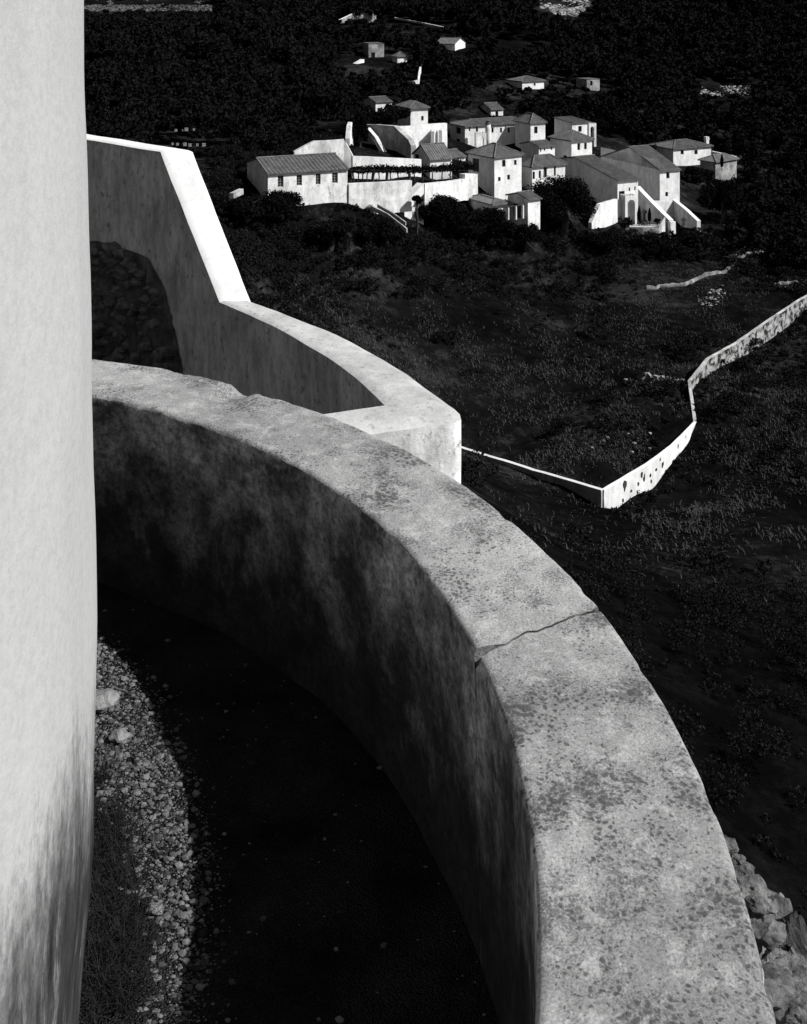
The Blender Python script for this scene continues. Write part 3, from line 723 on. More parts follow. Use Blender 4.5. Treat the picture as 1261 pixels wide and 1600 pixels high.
ch = house('wayside_chapel', 'small chapel with an arched recess in its shaded gable', 'chapel', (825, 311), 130, 345, 34, 844, peak=(809, 301), roof='gable', wall='white_worn', doorL=[(801, 318, 814, 340)])
house('flat_annex', 'flat topped white annex half hidden by the leftmost round tree', 'shed', (632, 323), 126, 356, 30, 662, xl=597, roof='flat', wall='white')
# hillside chapels and cottages
hg = None
house('hermitage', 'white cottage on the dark slope, highest one with an arched door in its gable', 'cottage', (711, 68), 275, 78, 70, 727, L=5, roof='gableR', rise=1.2, wall='white', doorR=())
house('hill_cottage', 'white roofed cottage standing alone on the wooded slope above the village centre', 'cottage', (816, 126.5), 235, 143, 30, 850, L=5, rise=.75, roof='hip', wall='white', winR=[(834, 130, 837, 134)])
house('hill_cottage', 'tiny white cottage with hip roof beside the ruined hillside chapel', 'cottage', (621, 88), 255, 98, 25, 636, L=2.6, roof='hip', rise=.9, wall='white')
house('hill_cottage', 'tile roofed cottage among dark trees above the white tower house', 'cottage', (587, 159), 196, 166, 28, 612, L=5, rise=.6, roof='gable', wall='white')
house('ruined_cottage', 'grey ruined cottage among trees, rightmost on the wooded slope', 'cottage', (917, 124), 240, 140, 25, 937, L=4, roof='flat', wall='ruin', winR=[(922, 126, 926, 134)])
house('ruined_chapel', 'dim ruined chapel on the upper slope with pinnacles on its wall', 'chapel', (576, 68), 262, 94, 15, 600, L=6, roof='flat', wall='ruin', winR=[(580, 82, 586, 92)])

def strip_wall(name, label, cat, pts, thick, zdrop, mat, topmat=None, part=None, keep=False, yb=None, group=None, seg=1.0, rough=.04):
    """wall along a polyline of (px, py_top, D); zdrop metres (or list) down to its foot"""
    tops = [P(*p) for p in pts]; drops = list(zdrop) if hasattr(zdrop, '__len__') else [zdrop] * len(tops)
    o = thing(name, tops[0] - Vector((0, 0, drops[0])), label, cat, group)
    T2, D2 = [], []
    for i in range(len(tops) - 1):
        n_ = max(1, int((tops[i + 1] - tops[i]).length / seg))
        for k in range(n_): T2.append(tops[i].lerp(tops[i + 1], k / n_)); D2.append(drops[i] + (drops[i + 1] - drops[i]) * k / n_)
    T2.append(tops[-1]); D2.append(drops[-1])
    mb, mt = MB(), MB(); rows = []; trow = []
    for i, p in enumerate(T2):
        d = (T2[min(i + 1, len(T2) - 1)] - T2[max(i - 1, 0)]); d.z = 0
        nr_ = Vector((-d.y, d.x, 0)).normalized() * thick / 2
        if nr_.y > 0: nr_ = -nr_                              # towards the viewer
        a, b = p + nr_, p - nr_; dz = Vector((0, 0, D2[i])); j = Vector((0, 0, rough * noise.noise(p * (.7 if rough < .1 else 1.6))))
        mid1, mid2 = a - dz * .33, a - dz * .66
        for q in (mid1, mid2): q += nr_.normalized() * .06 * noise.noise(q * .8)
        rows.append([b - dz, b - dz * .5, b + j - Vector((0, 0, .05)), a + j - Vector((0, 0, .05)), mid1, mid2, a - dz]); trow.append([b - nr_ * .06 + j, a + nr_ * .06 + j, a + nr_ * .06 + j - Vector((0, 0, .06)), b - nr_ * .06 + j - Vector((0, 0, .06)), b - nr_ * .06 + j])
    ix = mb.grid(rows); mb.f.append(ix[0][::-1]); mb.f.append(ix[-1])
    ob = mb.build('wall', M[mat], o)
    if topmat: 
        ix = mt.grid(trow); mt.f.append(ix[0][:4]); mt.f.append(ix[-1][:4]); mt.build('coping', M[topmat], o)
    return o, ob
# terrace retaining walls
strip_wall('terrace_wall', 'stained white retaining wall under the left half of the vine pergola', 'wall', [(543.7, 286, 118.5), (590, 284, 120), (642, 281, 122)], .5, 3.4, 'white_worn')
strip_wall('terrace_wall', 'white retaining wall under the right half of the vine pergola', 'wall', [(661, 286.5, 127), (700, 282, 131), (729, 278, 135)], .5, 2.6, 'white_worn')
strip_wall('wall_pier', 'short thick white pier between pergola and square house', 'wall', [(722, 271, 134.5), (742, 270.5, 136.5)], .9, 3.2, 'white_worn')
strip_wall('garden_wall', 'white garden wall behind the vine pergola', 'wall', [(550, 243, 132), (600, 245, 134), (657, 248, 137)], .4, 3.6, 'white')
strip_wall('bastion_wall', 'pale stepped wall behind the long house roof', 'wall', [(459, 236, 132), (474, 228, 132.4), (490, 220, 133), (537, 217, 134), (543, 226, 134), (552, 243, 134), (553, 262, 134)], .6, [2.5, 3, 3.6, 3.8, 3.4, 2, 1], 'white_worn')
strip_wall('retaining_wall', 'high grey weathered retaining wall with a pale diagonal ramp streak', 'wall', [(553, 214, 158), (562, 194, 157), (590, 194, 154), (619, 196, 151), (642, 218, 146), (646, 226, 145)], .7, [3.2, 4.4, 4.5, 4.5, 3, 2.6], 'grey_wall')
o, _ = strip_wall('ramp_wall', 'pale diagonal strip of wall leaning on the grey retaining wall', 'wall', [(576, 199, 154.2), (588, 213, 151.7), (602, 237, 148.8)], .5, [.9, .9, .9], 'white_worn')
strip_wall('terrace_wall', 'tall bright white terrace wall beneath the square tower house', 'wall', [(617, 197, 153), (640, 196, 155), (668, 193, 157), (697, 191.5, 159)], .5, 3.6, 'white')
strip_wall('buttress', 'short white buttress left of two on the bright terrace wall', 'buttress', [(676, 205, 155), (679, 200, 157)], .5, 2.4, 'white', group=None)
strip_wall('buttress', 'short white buttress right of two on the bright terrace wall', 'buttress', [(688, 203, 155.5), (691, 198, 157.5)], .5, 2.4, 'white')
strip_wall('ramp_wall', 'bright white ramp wall climbing to the pergola terrace', 'wall', [(632, 313, 122.5), (645, 297, 123.6), (657, 285, 124.6)], 1.0, [1.2, 1.2, 1.2], 'white')
strip_wall('stair_parapet', 'thin pale stair edge slanting down below the terrace wall', 'wall', [(579, 320, 117), (606, 333, 116), (636, 356, 115)], .2, .5, 'ruin')
strip_wall('stair_parapet', 'second thin pale stair edge slanting down in front of the flat annex', 'wall', [(590, 318, 119), (612, 330, 118), (634, 346, 117)], .18, .4, 'ruin')
# round chimney stack on the range
c = P(762.5, 226, 183.5); o = thing('round_chimney', c, 'round white chimney stack rising in front of the convent range', 'chimney')
mb = MB(); mb.tube([c + Vector((0, 0, z)) for z in (-1, 1.2, 2.6, 3.4)], [.58, .52, .46, .42], 16); mb.build('stack', M['white'], o, smooth=True)
mb = MB(); mb.tube([c + Vector((0, 0, z)) for z in (3.402, 3.55)], .52, 16); mb.tube([c + Vector((0, 0, z)) for z in (3.553, 3.95)], .3, 12); mb.tube([c + Vector((0, 0, z)) for z in (3.953, 4.15)], [.5, .1], 12); mb.build('cowl', M['roof'], o)
# arch against the range
def arch_wall(name, label, cat, px0, px1, ytop, ybase, D, ax0, ax1, aytop, mat, yaw=14, th=.5, back=False):
    a0, a1 = P(px0, ybase, D), P(px1, ybase, D); d = Vector((math.cos(R(yaw)), math.sin(R(yaw)), 0)); n_ = Vector((d.y, -d.x, 0))
    sc = D / F / d.x; w_ = (px1 - px0) * sc; h = (ybase - ytop) * D / F; u0, u1 = (ax0 - px0) * sc, (ax1 - px0) * sc; r = (u1 - u0) / 2; hs = (ybase - aytop) * D / F - r
    o = thing(name, a0, label, cat)
    mb = MB(); cx_ = (u0 + u1) / 2
    arc = [(cx_ - r * math.cos(math.pi * k / 12), hs + r * math.sin(math.pi * k / 12)) for k in range(13)]
    out = [(0, h)] + [(w_ * k / 12, h + .12 * math.sin(k * 2.2)) for k in range(1, 12)] + [(w_, h)]
    def pt(u, z, y): return a0 + d * u - n_ * y + Vector((0, 0, z))
    for y in (0, th):
        mb.poly(pt(0, -1, y), pt(u0, -1, y), pt(u0, hs, y), pt(0, hs, y)); mb.poly(pt(u1, -1, y), pt(w_, -1, y), pt(w_, hs, y), pt(u1, hs, y))
        mb.poly(pt(0, hs, y), pt(u0, hs, y), pt(*out[0], y)); mb.poly(pt(u1, hs, y), pt(w_, hs, y), pt(*out[-1], y))
        for k in range(12): mb.poly(pt(*arc[k], y), pt(*arc[k + 1], y), pt(*out[k + 1], y), pt(*out[k], y))
    for q in zip([(u0, -1)] + arc, arc + [(u1, -1)]): mb.poly(pt(*q[0], 0), pt(*q[1], 0), pt(*q[1], th), pt(*q[0], th))
    mb.poly(pt(u1, hs, 0), pt(u1, -1, 0), pt(u1, -1, th), pt(u1, hs, th))
    for q in zip(out, out[1:]): mb.poly(pt(*q[0], 0), pt(*q[1], 0), pt(*q[1], th), pt(*q[0], th))
    mb.poly(pt(0, -1, 0), pt(0, h, 0), pt(0, h, th), pt(0, -1, th)); mb.poly(pt(w_, -1, 0), pt(w_, h, 0), pt(w_, h, th), pt(w_, -1, th))
    mb.build('arch', M[mat], o)
    if back:
        q = MB(); q.poly(pt(u0 - .1, -1, th - .05), pt(u1 + .1, -1, th - .05), pt(u1 + .1, h - .1, th - .05), pt(u0 - .1, h - .1, th - .05)); q.build('niche', M['grey_wall'], o)
    return o
arch_wall('ruined_arch', 'ruined pale arch beside the small house behind the hip roofed house', 'arch', 920, 932.5, 193, 222, 184, 923, 929, 198, 'white_worn', 20)
arch_wall('white_arch', 'white arch between the round chimney and the convent range', 'arch', 743, 760, 208, 232, 182.5, 745.5, 756, 212, 'white')
# the calvary court
strip_wall('court_wall', 'white wall running left from the church front to the big tree', 'wall', [(922, 347, 139.5), (935, 318, 141), (962, 310, 146.6)], .5, [.8, 3.2, 4.5], 'white')
strip_wall('court_wall', 'grey sloping wall of the court behind the larger cross', 'wall', [(997, 291, 152), (1012, 307, 150), (1049, 344, 144.5)], .6, [5.6, 4.6, 3.2], 'grey_wall', 'wall_top')
strip_wall('court_wall', 'white retaining wall below the gabled church', 'wall', [(1018, 313, 156.2), (1052, 314, 158)], .5, 3.4, 'white')
strip_wall('court_wall', 'grey sloping wall behind the smaller cross', 'wall', [(1053.5, 311, 158), (1075, 329, 154), (1092, 345, 150)], .5, [4.5, 4, 3.2], 'white_worn', 'wall_top')
strip_wall('court_wall', 'low white terrace edge in front of the larger cross', 'wall', [(978, 353, 144.5), (1005, 354, 143.5), (1030, 352, 143), (1033, 345, 143), (1038, 337, 143.2)], .4, [1, 1, 1, 1.4, 2], 'white')
strip_wall('court_wall', 'narrow bright white end wall below the grey sloping wall', 'wall', [(1046, 346, 143.7), (1054, 345, 144)], .5, 2.6, 'white')
arch_wall('court_arch', 'white arch framing a dark niche beside the church front', 'arch', 977, 997, 306, 352, 147.4, 981, 994, 313, 'white', 26, 1.8, True)
mb = MB(); q = [P(978, 353, 144.5), P(1033, 352, 143.2), P(1040, 348, 147), P(985, 350, 150)]
mb.prism(q, (0, 0, -.8)); tag(mb.build('court_floor', M['grey_wall']), 'paved court floor', kind='structure')
def cross(px, ytop, ybot, yarm, hw, D, label):
    b_ = P(px, ybot, D); s = D / F; o = thing('stone_cross', b_, label, 'cross'); h = (ybot - ytop) * s
    mb = MB(); mb.box(b_ + Vector((0, 0, h / 2)), (.13, 0, 0), (0, .1, 0), (0, 0, h / 2)); mb.box(b_ + Vector((0, 0, (ybot - yarm) * s)), (hw * s, 0, 0), (0, .097, 0), (0, 0, .12)); mb.build('cross', M['wood'], o)
    mb = MB(); mb.tube([b_ + Vector((0, 0, z)) for z in (-.5, .1, .35, .36)], [.5, .42, .22, .05], 10); mb.build('base', M['wood'], o)
cross(1007, 327, 348, 331, 4.2, 145.5, 'larger dark cross standing between two small cypresses')
cross(1068, 340, 356, 343.6, 3.6, 149, 'smaller dark cross alone, right of the white end wall')

# ------------------------------------------------------------------ pergola
PG = thing('vine_pergola', P(640, 285, 124), 'long vine covered pergola on the white terrace wall', 'pergola')
for i, px in enumerate((553, 559, 566, 575, 583, 591, 604, 611, 622, 639, 648, 661, 674, 690, 703, 716, 727)):
    D = np.interp(px, (545, 642, 661, 735), (119.6, 123.4, 129, 136)); yb = np.interp(px, (545, 642, 661, 730), (285.5, 281, 286, 278))
    f_ = P(px, yb + 6, D + .6); t_ = P(px + random.uniform(-2, 2), 265.5, D + .6); mb = MB()
    mb.tube([f_, f_.lerp(t_, .5) + Vector((random.uniform(-.1, .1), 0, 0)), t_], .07 + .1 * (i in (4, 6, 9)), 6); mb.build('post', M['bark'], PG)
mb = MB()
for off in (.5, 2.2): mb.tube([P(px, 266.5, np.interp(px, (545, 642, 661, 735), (119.6, 123.4, 129, 136)) + off) for px in range(547, 735, 12)], .06, 5)
mb.build('rail', M['bark'], PG)
cen = []
for px in np.arange(546, 738, .55):
    D = np.interp(px, (545, 642, 661, 735), (119.6, 123.4, 129, 136)) + 1.4
    up_ = 5 + 4.5 * max(0, noise.noise((px * .06, 3, 1))) + 3 * (px > 690); yy = np.interp(px, (545, 600, 642, 700, 738), (266, 265, 265, 264, 261))
    c = np.array(P(px, yy, D)); n_ = 26
    q = rng.normal(size=(n_, 3)) * np.array([.3, .6, 1.0]); q[:, 2] = np.abs(rng.normal(size=n_)) * up_ * .035 - .12 - .3 * max(0, noise.noise((px * .25, 9, 1))) ; cen.append(q + c)
cen = np.concatenate(cen)
quads('vine_leaves', leaf_quads(cen, .16), M['leaf'], PG)
# porch columns before the chapel
PC = thing('porch', P(806, 340, 127), 'little porch of three white posts before the wayside chapel', 'porch')
for px, y0, y1 in ((794, 324, 343), (806, 322, 343), (817, 320, 341)):
    mb = MB(); mb.tube([P(px, y1, 127), P(px, y0, 127)], .13, 8); mb.build('post', M['white'], PC)
mb = MB(); mb.tube([P(783, 323.8, 127), P(796, 323.4, 127), P(820, 319.4, 127)], .1, 5); mb.build('beam', M['wood'], PC)

# ------------------------------------------------------------------ valley wall
vw = [(690, 690, 90.5), (716, 697, 88), (760, 711, 85), (850, 738, 80), (942, 765, 75)]
o, _ = strip_wall('valley_wall', 'low whitewashed wall descending from left to a corner in the valley', 'wall', vw, .3, [1.5, 1.5, 1.6, 1.6, 1.5], 'grey_wall', 'wall_top')
vw = [(942, 765, 75), (1010, 725, 79.5), (1050, 695, 83.5), (1086, 659, 88)]
o, _ = strip_wall('valley_wall', 'bright whitewashed wall climbing right from the valley corner', 'wall', vw, .2, [1.4, 2.9, 2.7, 1.7], 'valley', 'wall_top')
# dark scars where the render has dropped off
mbs = MB()
for px, py, rx, ry in ((977, 757, 3.5, 7), (1003, 742, 2, 4), (1007, 748, 1.6, 5), (1017, 743, 1.6, 3), (1018, 752, 1.4, 3), (1026, 734, 2, 2.6), (1036, 726, 2.2, 4), (974, 782, 1.4, 3), (987, 767, 1.4, 2), (998, 756, 1.6, 3), (1032, 718, 1.2, 2), (1060, 697, 1, 3), (1072, 683, 1, 3)):
    for (x0, y0_, d0), (x1, y1_, d1) in zip(vw, vw[1:]):
        if x0 <= px <= x1:
            a_, b_ = P(x0, y0_, d0), P(x1, y1_, d1); e_ = (b_ - a_); e_.z = 0; e_.normalize(); nn = Vector((e_.y, -e_.x, 0)); a_ = a_ + nn * .13; k_ = (px - CX) / F; d_ = b_ + nn * .13 - a_
            D = a_.y + d_.y * (k_ * a_.y - a_.x) / (d_.x - k_ * d_.y)
    c_ = P(px, py, D); ring = []
    for k in range(11):
        a_ = k * 2 * math.pi / 11; rr = 1 + 1.1 * noise.noise((px + k * 1.3, py, 2)); sc = D / F
        ring.append(c_ + e_ * 1.5 * rx * sc * math.cos(a_) * rr + Vector((0, 0, ry * sc * math.sin(a_) * rr)))
    mbs.prism(ring, -nn * .2)
mbs.build('bare_scars', M['dark_mortar'], o)
vw = [(1086, 659, 88), (1082, 630, 91), (1077, 595, 95), (1105, 560, 100), (1150, 535, 105.5), (1200, 500, 112), (1250, 467, 120), (1290, 445, 126)]
o, _ = strip_wall('valley_wall', 'rough stone wall with lost render curving uphill on the right', 'wall', vw, .24, [1.4, 1.8, 2.1, 1.9, 1.8, 2.0, 1.9, 1.8], 'valley_stone', 'grey_wall')
def on_slope(l, up_=.38):
    out = []
    xs_ = np.arange(l[0][0], l[-1][0] + .1, 5)
    for px, py in zip(xs_, np.interp(xs_, [a_[0] for a_ in l], [a_[1] for a_ in l])):
        D = ground_D(px, py) or 150; q = P(px, py, D); q.z = terr(q.x, q.y) + up_; out.append((px, YH - q.z / D * F, D))
    return out
strip_wall('field_wall', 'pale dry stone terrace edge curving across the right slope above the stone wall', 'wall', on_slope([(1010, 452), (1040, 449), (1070, 450), (1100, 438), (1130, 425), (1147, 409), (1165, 400), (1215, 393), (1245, 392)]), .25, .6, 'ruin', seg=.35, rough=.3)
strip_wall('field_wall', 'thin pale terrace edge topmost on the right slope', 'wall', on_slope([(1160, 387), (1200, 390), (1261, 380)]), .25, .6, 'ruin', seg=.35, rough=.3)
strip_wall('field_wall', 'short pale terrace edge left of the stone wall bend', 'wall', on_slope([(1008, 586), (1030, 590), (1068, 595)], .25), .25, .6, 'ruin', seg=.35, rough=.3)
strip_wall('field_wall', 'low pale terrace edge between the stone wall and the upper terraces', 'wall', on_slope([(1210, 446), (1240, 440), (1275, 436)], .3), .25, .6, 'ruin', seg=.35, rough=.3)
# hillside walls
strip_wall('hill_wall', 'pale walled enclosure high on the dark slope', 'wall', [(529.6, 31, 312), (555, 19, 318), (587, 22.5, 322)], .5, [1, 2.6, 2.4], 'ruin', 'wall_top')
strip_wall('hill_wall', 'thin pale wall line crossing the dark slope right of the enclosure', 'wall', [(617, 27, 322), (660, 35, 318), (708, 45, 312)], .5, .5, 'ruin', 'wall_top')
strip_wall('hill_wall', 'broken thin pale wall line near the top centre of the slope', 'wall', [(783, 65.5, 300), (800, 69, 298), (831, 77, 295)], .5, .5, 'ruin', 'grey_wall')
strip_wall('hill_stair', 'white stair wall on the slope left of the ruined chapel', 'wall', [(535, 108, 250), (548, 105, 252), (556, 98, 254), (566, 92, 256)], 1.2, [.8, 1.0, 1.4, .8], 'white')
strip_wall('hill_stair', 'white stair wall winding up the slope above the white tower house', 'wall', [(644, 127, 222), (654, 124, 223), (655, 113, 228), (657, 104, 232)], .35, [.5, .9, .8, 1.2], 'white_worn')
strip_wall('ruined_wall', 'tall jagged stub of pale ruined wall left of the grey retaining wall', 'wall', [(543, 216, 150), (545, 196, 151), (547, 190, 151.5), (549, 205, 152)], .6, [1, 2.5, 3, 2], 'white_worn')
strip_wall('hill_wall', 'white sloping wall right of the detached house', 'wall', [(1112, 235.5, 194), (1130, 239, 192), (1150, 244, 190)], .4, 1.6, 'white')
strip_wall('low_wall', 'small pale wall end among bushes left of the long house', 'wall', [(362, 301, 112), (377, 294, 114)], .5, .6, 'grey_wall')
for row, (xs, y, D) in enumerate((((275, 285, 291, 303), 203, 150), ((270, 278, 288, 297, 308, 318), 226, 138))):
    for i, px in enumerate(xs):
        c = P(px + random.uniform(-1, 1), y + random.uniform(-1, 2), D); s = random.uniform(.07, .16)
        mb = MB(); mb.box(c, (s * 1.3, 0, 0), (0, s, 0), (0, 0, s)); mb.box(c + Vector((0, 0, s + .05)), (s * 1.45, 0, 0), (0, s * 1.1, 0), (0, 0, .045))
        tag(mb.build('beehive', M['ruin'], None, c), 'small pale box in the ' + ('upper' if row == 0 else 'lower') + ' row on the dark slope', 'box', 'pale boxes in rows on the slope')

# ------------------------------------------------------------------ trees
def crown_pts(c, rad, n_, lumps, seed):
    r_ = np.random.default_rng(seed); out = []
    for k in range(lumps):
        d = r_.normal(size=3); d /= np.linalg.norm(d); d[2] = abs(d[2]) * 1.0 - .25
        lc = np.array(c) + d * np.array(rad) * r_.uniform(.35, .78); lr = np.array(rad) * r_.uniform(.22, .42)
        q = r_.normal(size=(n_ // lumps, 3)); q /= np.linalg.norm(q, axis=1)[:, None]; q *= r_.uniform(.55, 1.05, len(q))[:, None]
        out.append(lc + q * lr)
    return np.concatenate(out)
def tree(name, label, px0, px1, y0, y1, D, n_=9000, leaf=.15, lumps=26, seed=1, mat='leaf', base=None, group=None, deep=.8):
    if D is None: D = ground_D((px0 + px1) / 2, y1) or 120
    c = P((px0 + px1) / 2, (y0 + y1) / 2, D); s = D / F; px0, px1, y0, y1 = px0 - .06 * (px1 - px0), px1 + .06 * (px1 - px0), y0 - .04 * (y1 - y0), y1; rad = ((px1 - px0) / 2 * s, (px1 - px0) / 2 * s * deep, (y1 - y0) / 2 * s)
    zb = min(terr(c.x, c.y), c.z - rad[2] * .9)
    o = thing(name, (c.x, c.y, zb), label, 'tree', group)
    mb = MB(); mb.tube([(c.x, c.y, zb - .4), (c.x + .1 * rad[0], c.y, (zb + c.z) / 2), tuple(c)], [.09 * rad[0] + .06, .07 * rad[0] + .05, .04 * rad[0]], 8)
    for k in range(6):
        a_ = k * 1.05 + seed; e = Vector((math.cos(a_) * rad[0] * .6, math.sin(a_) * rad[1] * .6, rad[2] * (.1 + .5 * (k % 3) / 2)))
        st = Vector((c.x, c.y, zb)).lerp(c, .45 + .08 * k); mb.tube([st, c.lerp(c + e, .5), c + e], [.045 * rad[0] + .02, .03 * rad[0] + .02, .015], 5)
    mb.build('trunk', M['bark'], o)
    quads('crown', leaf_quads(crown_pts(c, rad, n_, lumps, seed), leaf), M[mat], o); return o
tree('round_tree', 'dark bushy tree in front of the long house at its left end', 392, 477, 296, 352, None, 14000, .13, 30, 3)
tree('round_tree', 'dark bush growing behind the tree at the long house', 345, 420, 300, 352, None, 9000, .14, 22, 4)
tree('round_tree', 'dark round tree below the pergola, leftmost of the trees before the village', 645, 732, 296, 366, None, 15000, .14, 30, 5)
tree('round_tree', 'dark low tree in front of the lean-to shed', 722, 802, 318, 380, None, 13000, .14, 28, 6)
tree('big_tree', 'biggest dark tree in front of the village, before the church range', 822, 936, 262, 372, None, 24000, .15, 44, 8)
tree('round_tree', 'dark bush below the smaller cross', 1056, 1094, 352, 386, None, 6000, .13, 16, 9)
tree('round_tree', 'dark bush in front of the detached house', 1056, 1112, 256, 292, 178, 8000, .17, 20, 10)
tree('round_tree', 'dark dense tree right of the gabled church', 1092, 1165, 268, 350, None, 14000, .17, 28, 11)
tree('round_tree', 'dark ivy clad tree left of the grey retaining wall', 547, 576, 168, 242, 152, 11000, .16, 30, 12)
tree('round_tree', 'dark tree behind the grey retaining wall', 578, 642, 163, 200, 165, 9000, .17, 22, 13)
tree('round_tree', 'dark trees edge above the white terrace wall', 668, 705, 180, 204, 176, 5000, .17, 16, 14)
for a_, lab in (((696, 772, 334, 392), 'dark low tree just left of the lean-to shed, below the pergola trees'), ((786, 850, 340, 396), 'dark low tree below the wayside chapel'), ((905, 985, 356, 398), 'dark bushy tree below the white court wall'),
                ((985, 1052, 362, 400), 'dark bushy tree below the court of the larger cross'), ((560, 640, 338, 392), 'dark bushy tree below the slanting stair edges'), ((470, 560, 338, 385), 'dark bushy tree below the right end of the long house')):
    tree('round_tree', lab, *a_, None, 9000, .13, 24, int(a_[0]))
tree('small_bush', 'scrubby bush at the top of the white ramp wall', 616, 640, 296, 316, None, 3000, .1, 12, 15)
tree('small_bush', 'round clipped bush beside the white ramp wall', 640, 662, 304, 320, 121, 3000, .1, 12, 16)
tree('small_bush', 'potted looking bush at the right end of the court', 1020, 1034, 339, 352, 144.5, 1500, .08, 8, 17)
def cypress(px, y0, y1, D, hw, label):
    c = P(px, y1, D); s = D / F; h = (y1 - y0) * s; o = thing('cypress', c, label, 'cypress')
    mb = MB(); mb.tube([c - Vector((0, 0, .3)), c + Vector((0, 0, h * .5))], [.07, .04], 6); mb.build('trunk', M['bark'], o)
    t = rng.uniform(0, 1, 2600); r_ = hw * s * np.sin(np.pi * np.clip(t * .8 + .2, 0, 1)) ** .8 * rng.uniform(.6, 1.05, 2600); a_ = rng.uniform(0, 2 * np.pi, 2600)
    q = np.c_[np.cos(a_) * r_, np.sin(a_) * r_, h * (.16 + .84 * t)] + np.array(c); quads('crown', leaf_quads(q, .07), M['leaf'], o)
cypress(998.6, 322, 349, 146, 2.6, 'small dark cypress left of the larger cross')
cypress(1014.8, 325, 349, 145.2, 2.6, 'small dark cypress right of the larger cross')
cypress(1128, 241, 264, 183, 2.6, 'slim cypress before the white sloping wall right of the detached house')

# ------------------------------------------------------------------ wood, scrub, grass, scree
TZ = None
def pick(n_, x0, x1, y0, y1):
    xy = np.c_[rng.uniform(x0, x1, n_), rng.uniform(y0, y1, n_)]; k = np.abs(xy[:, 0]) < 18 + .45 * xy[:, 1]; xy = xy[k]
    z = np.concatenate([terr_np(xy[i:i + 4000]) for i in range(0, len(xy), 4000)]); return np.c_[xy, z]
def clear(p, rr, hh, q=.75):
    for fx, fy, fr in FOOT:
        if (p[0] - fx) ** 2 + (p[1] - fy) ** 2 < (fr + rr) ** 2: return False
    px, pt_ = CX + p[0] / p[1] * F, YH - (p[2] + hh) / p[1] * F; s = F / p[1]
    for x0, y0, x1, y1, D in KEEP:
        if p[1] < D + 1 and px + rr * s > x0 and px - rr * s < x1 and pt_ < y0 + q * (y1 - y0) and YH - p[2] / p[1] * F > y0: return False
    return True
KEEP += [(500, 180, 760, 330, 160), (640, 160, 720, 240, 180), (900, 260, 1120, 385, 160), (529, 16, 590, 36, 318), (617, 25, 708, 48, 318), (533, 90, 605, 112, 262), (640, 100, 660, 130, 235), (700, 180, 1120, 300, 190), (1110, 230, 1152, 280, 194), (783, 62, 832, 80, 300), (535, 186, 552, 262, 152), (265, 194, 326, 236, 156), (845, 0, 925, 30, 600), (1095, 132, 1172, 152, 600), (130, 0, 330, 26, 600), (888, 110, 940, 142, 242)]
woods = []
P0 = pick(16000, -170, 200, 135, 440)
P0 = P0[np.argsort(rng.random(len(P0)))]
cnt = 0
for p in P0:
    px = CX + p[0] / p[1] * F
    if px < 60 or px > 1330: continue
    
    rr = rng.uniform(2.0, 4.2); hh = rr * rng.uniform(1.4, 2.2)
    if not clear(p, rr, hh):
        rr *= .42; hh *= .36
        if not clear(p, rr, hh, .6): continue
    cnt += 1
    if cnt > 4600: break
    p = p + np.array([0, 0, relief(p[0], p[1])]); n_ = 30 + int(170 * (rr / 2.5) ** 2 * (200 / p[1])); c_ = p + np.array([0, 0, hh * .55])
    q = crown_pts(c_, (rr, rr, hh * .5), n_, 7, int(rng.integers(1e9))); woods.append(leaf_quads(q, .0021 * p[1]))
tag(quads('woodland', np.concatenate(woods), M['wood_leaf']), 'dark wood covering the mountain slope', kind='stuff')
scr = []
for p in pick(19000, -40, 80, 18, 150):
    px = CX + p[0] / p[1] * F; py = YH - p[2] / p[1] * F
    if px < 330 or px > 1320: continue
    dens = noise.noise((p[0] * .05, p[1] * .05, 2)) + (.75 if py < 400 or (py < 470 and px < 1000) else 0) + (.6 if py < 440 and px < 800 else 0) + (.25 if py > 850 else 0)
    if dens < rng.uniform(-.1, .6) and not (320 < py < 410 and px < 1100): continue
    rr = .2 + min(1.6, .22 * rng.pareto(1.6)) + (rng.uniform(.2, .7) if py < 430 else 0)
    if not clear(p, rr, rr * 1.5, .7): continue
    dv = min((p[0] - q[0]) ** 2 + (p[1] - q[1]) ** 2 for q in ((P(*v)[0], P(*v)[1]) for v in ((942, 765, 75), (976, 745, 77), (1010, 725, 79.5), (1050, 695, 83.5), (1086, 659, 88), (1077, 595, 95), (1105, 560, 100), (1150, 535, 105.5), (1200, 500, 112), (850, 738, 80), (760, 711, 85))))
    if dv < 3 or (dv < 9 and rr > .45): continue
    p = p + np.array([0, 0, relief(p[0], p[1])]); n_ = int(90 * (rr / .6) ** 2) + 20
    scr.append(leaf_quads(crown_pts(p + np.array([0, 0, rr * .5]), (rr, rr, rr * .7), n_, 6, int(rng.integers(1e9))), .10 if p[1] > 60 else .06))
wl = [P(*v) for v in ((942, 765, 75), (1010, 725, 79.5), (1050, 695, 83.5), (1086, 659, 88), (1082, 630, 91), (1077, 595, 95), (1105, 560, 100), (1150, 535, 105.5), (1200, 500, 112), (1250, 467, 120), (1290, 445, 126))]
for a_, b_ in zip(wl, wl[1:]):                 # growth along the foot of the valley wall
    d_ = b_ - a_; nn = Vector((d_.y, -d_.x, 0)).normalized()
    for k in range(int(d_.length * 3)):
        q_ = a_.lerp(b_, random.random()) + nn * random.uniform(.3, 1.6); rr = random.uniform(.15, .5)
        if noise.noise((q_.x * .3, q_.y * .3, 4)) < -.1: continue
        scr.append(leaf_quads(crown_pts((q_.x, q_.y, terr(q_.x, q_.y) + rr * .4), (rr, rr, rr * .7), 70, 5, int(rng.integers(1e9))), .09))
tag(quads('scrub', np.concatenate(scr), M['scrub_leaf']), 'dark scrub bushes on the valley slope', kind='stuff')
PATCH = []                                    # meadows of dry grass: where each lies on the slope, its spread in metres, its strength
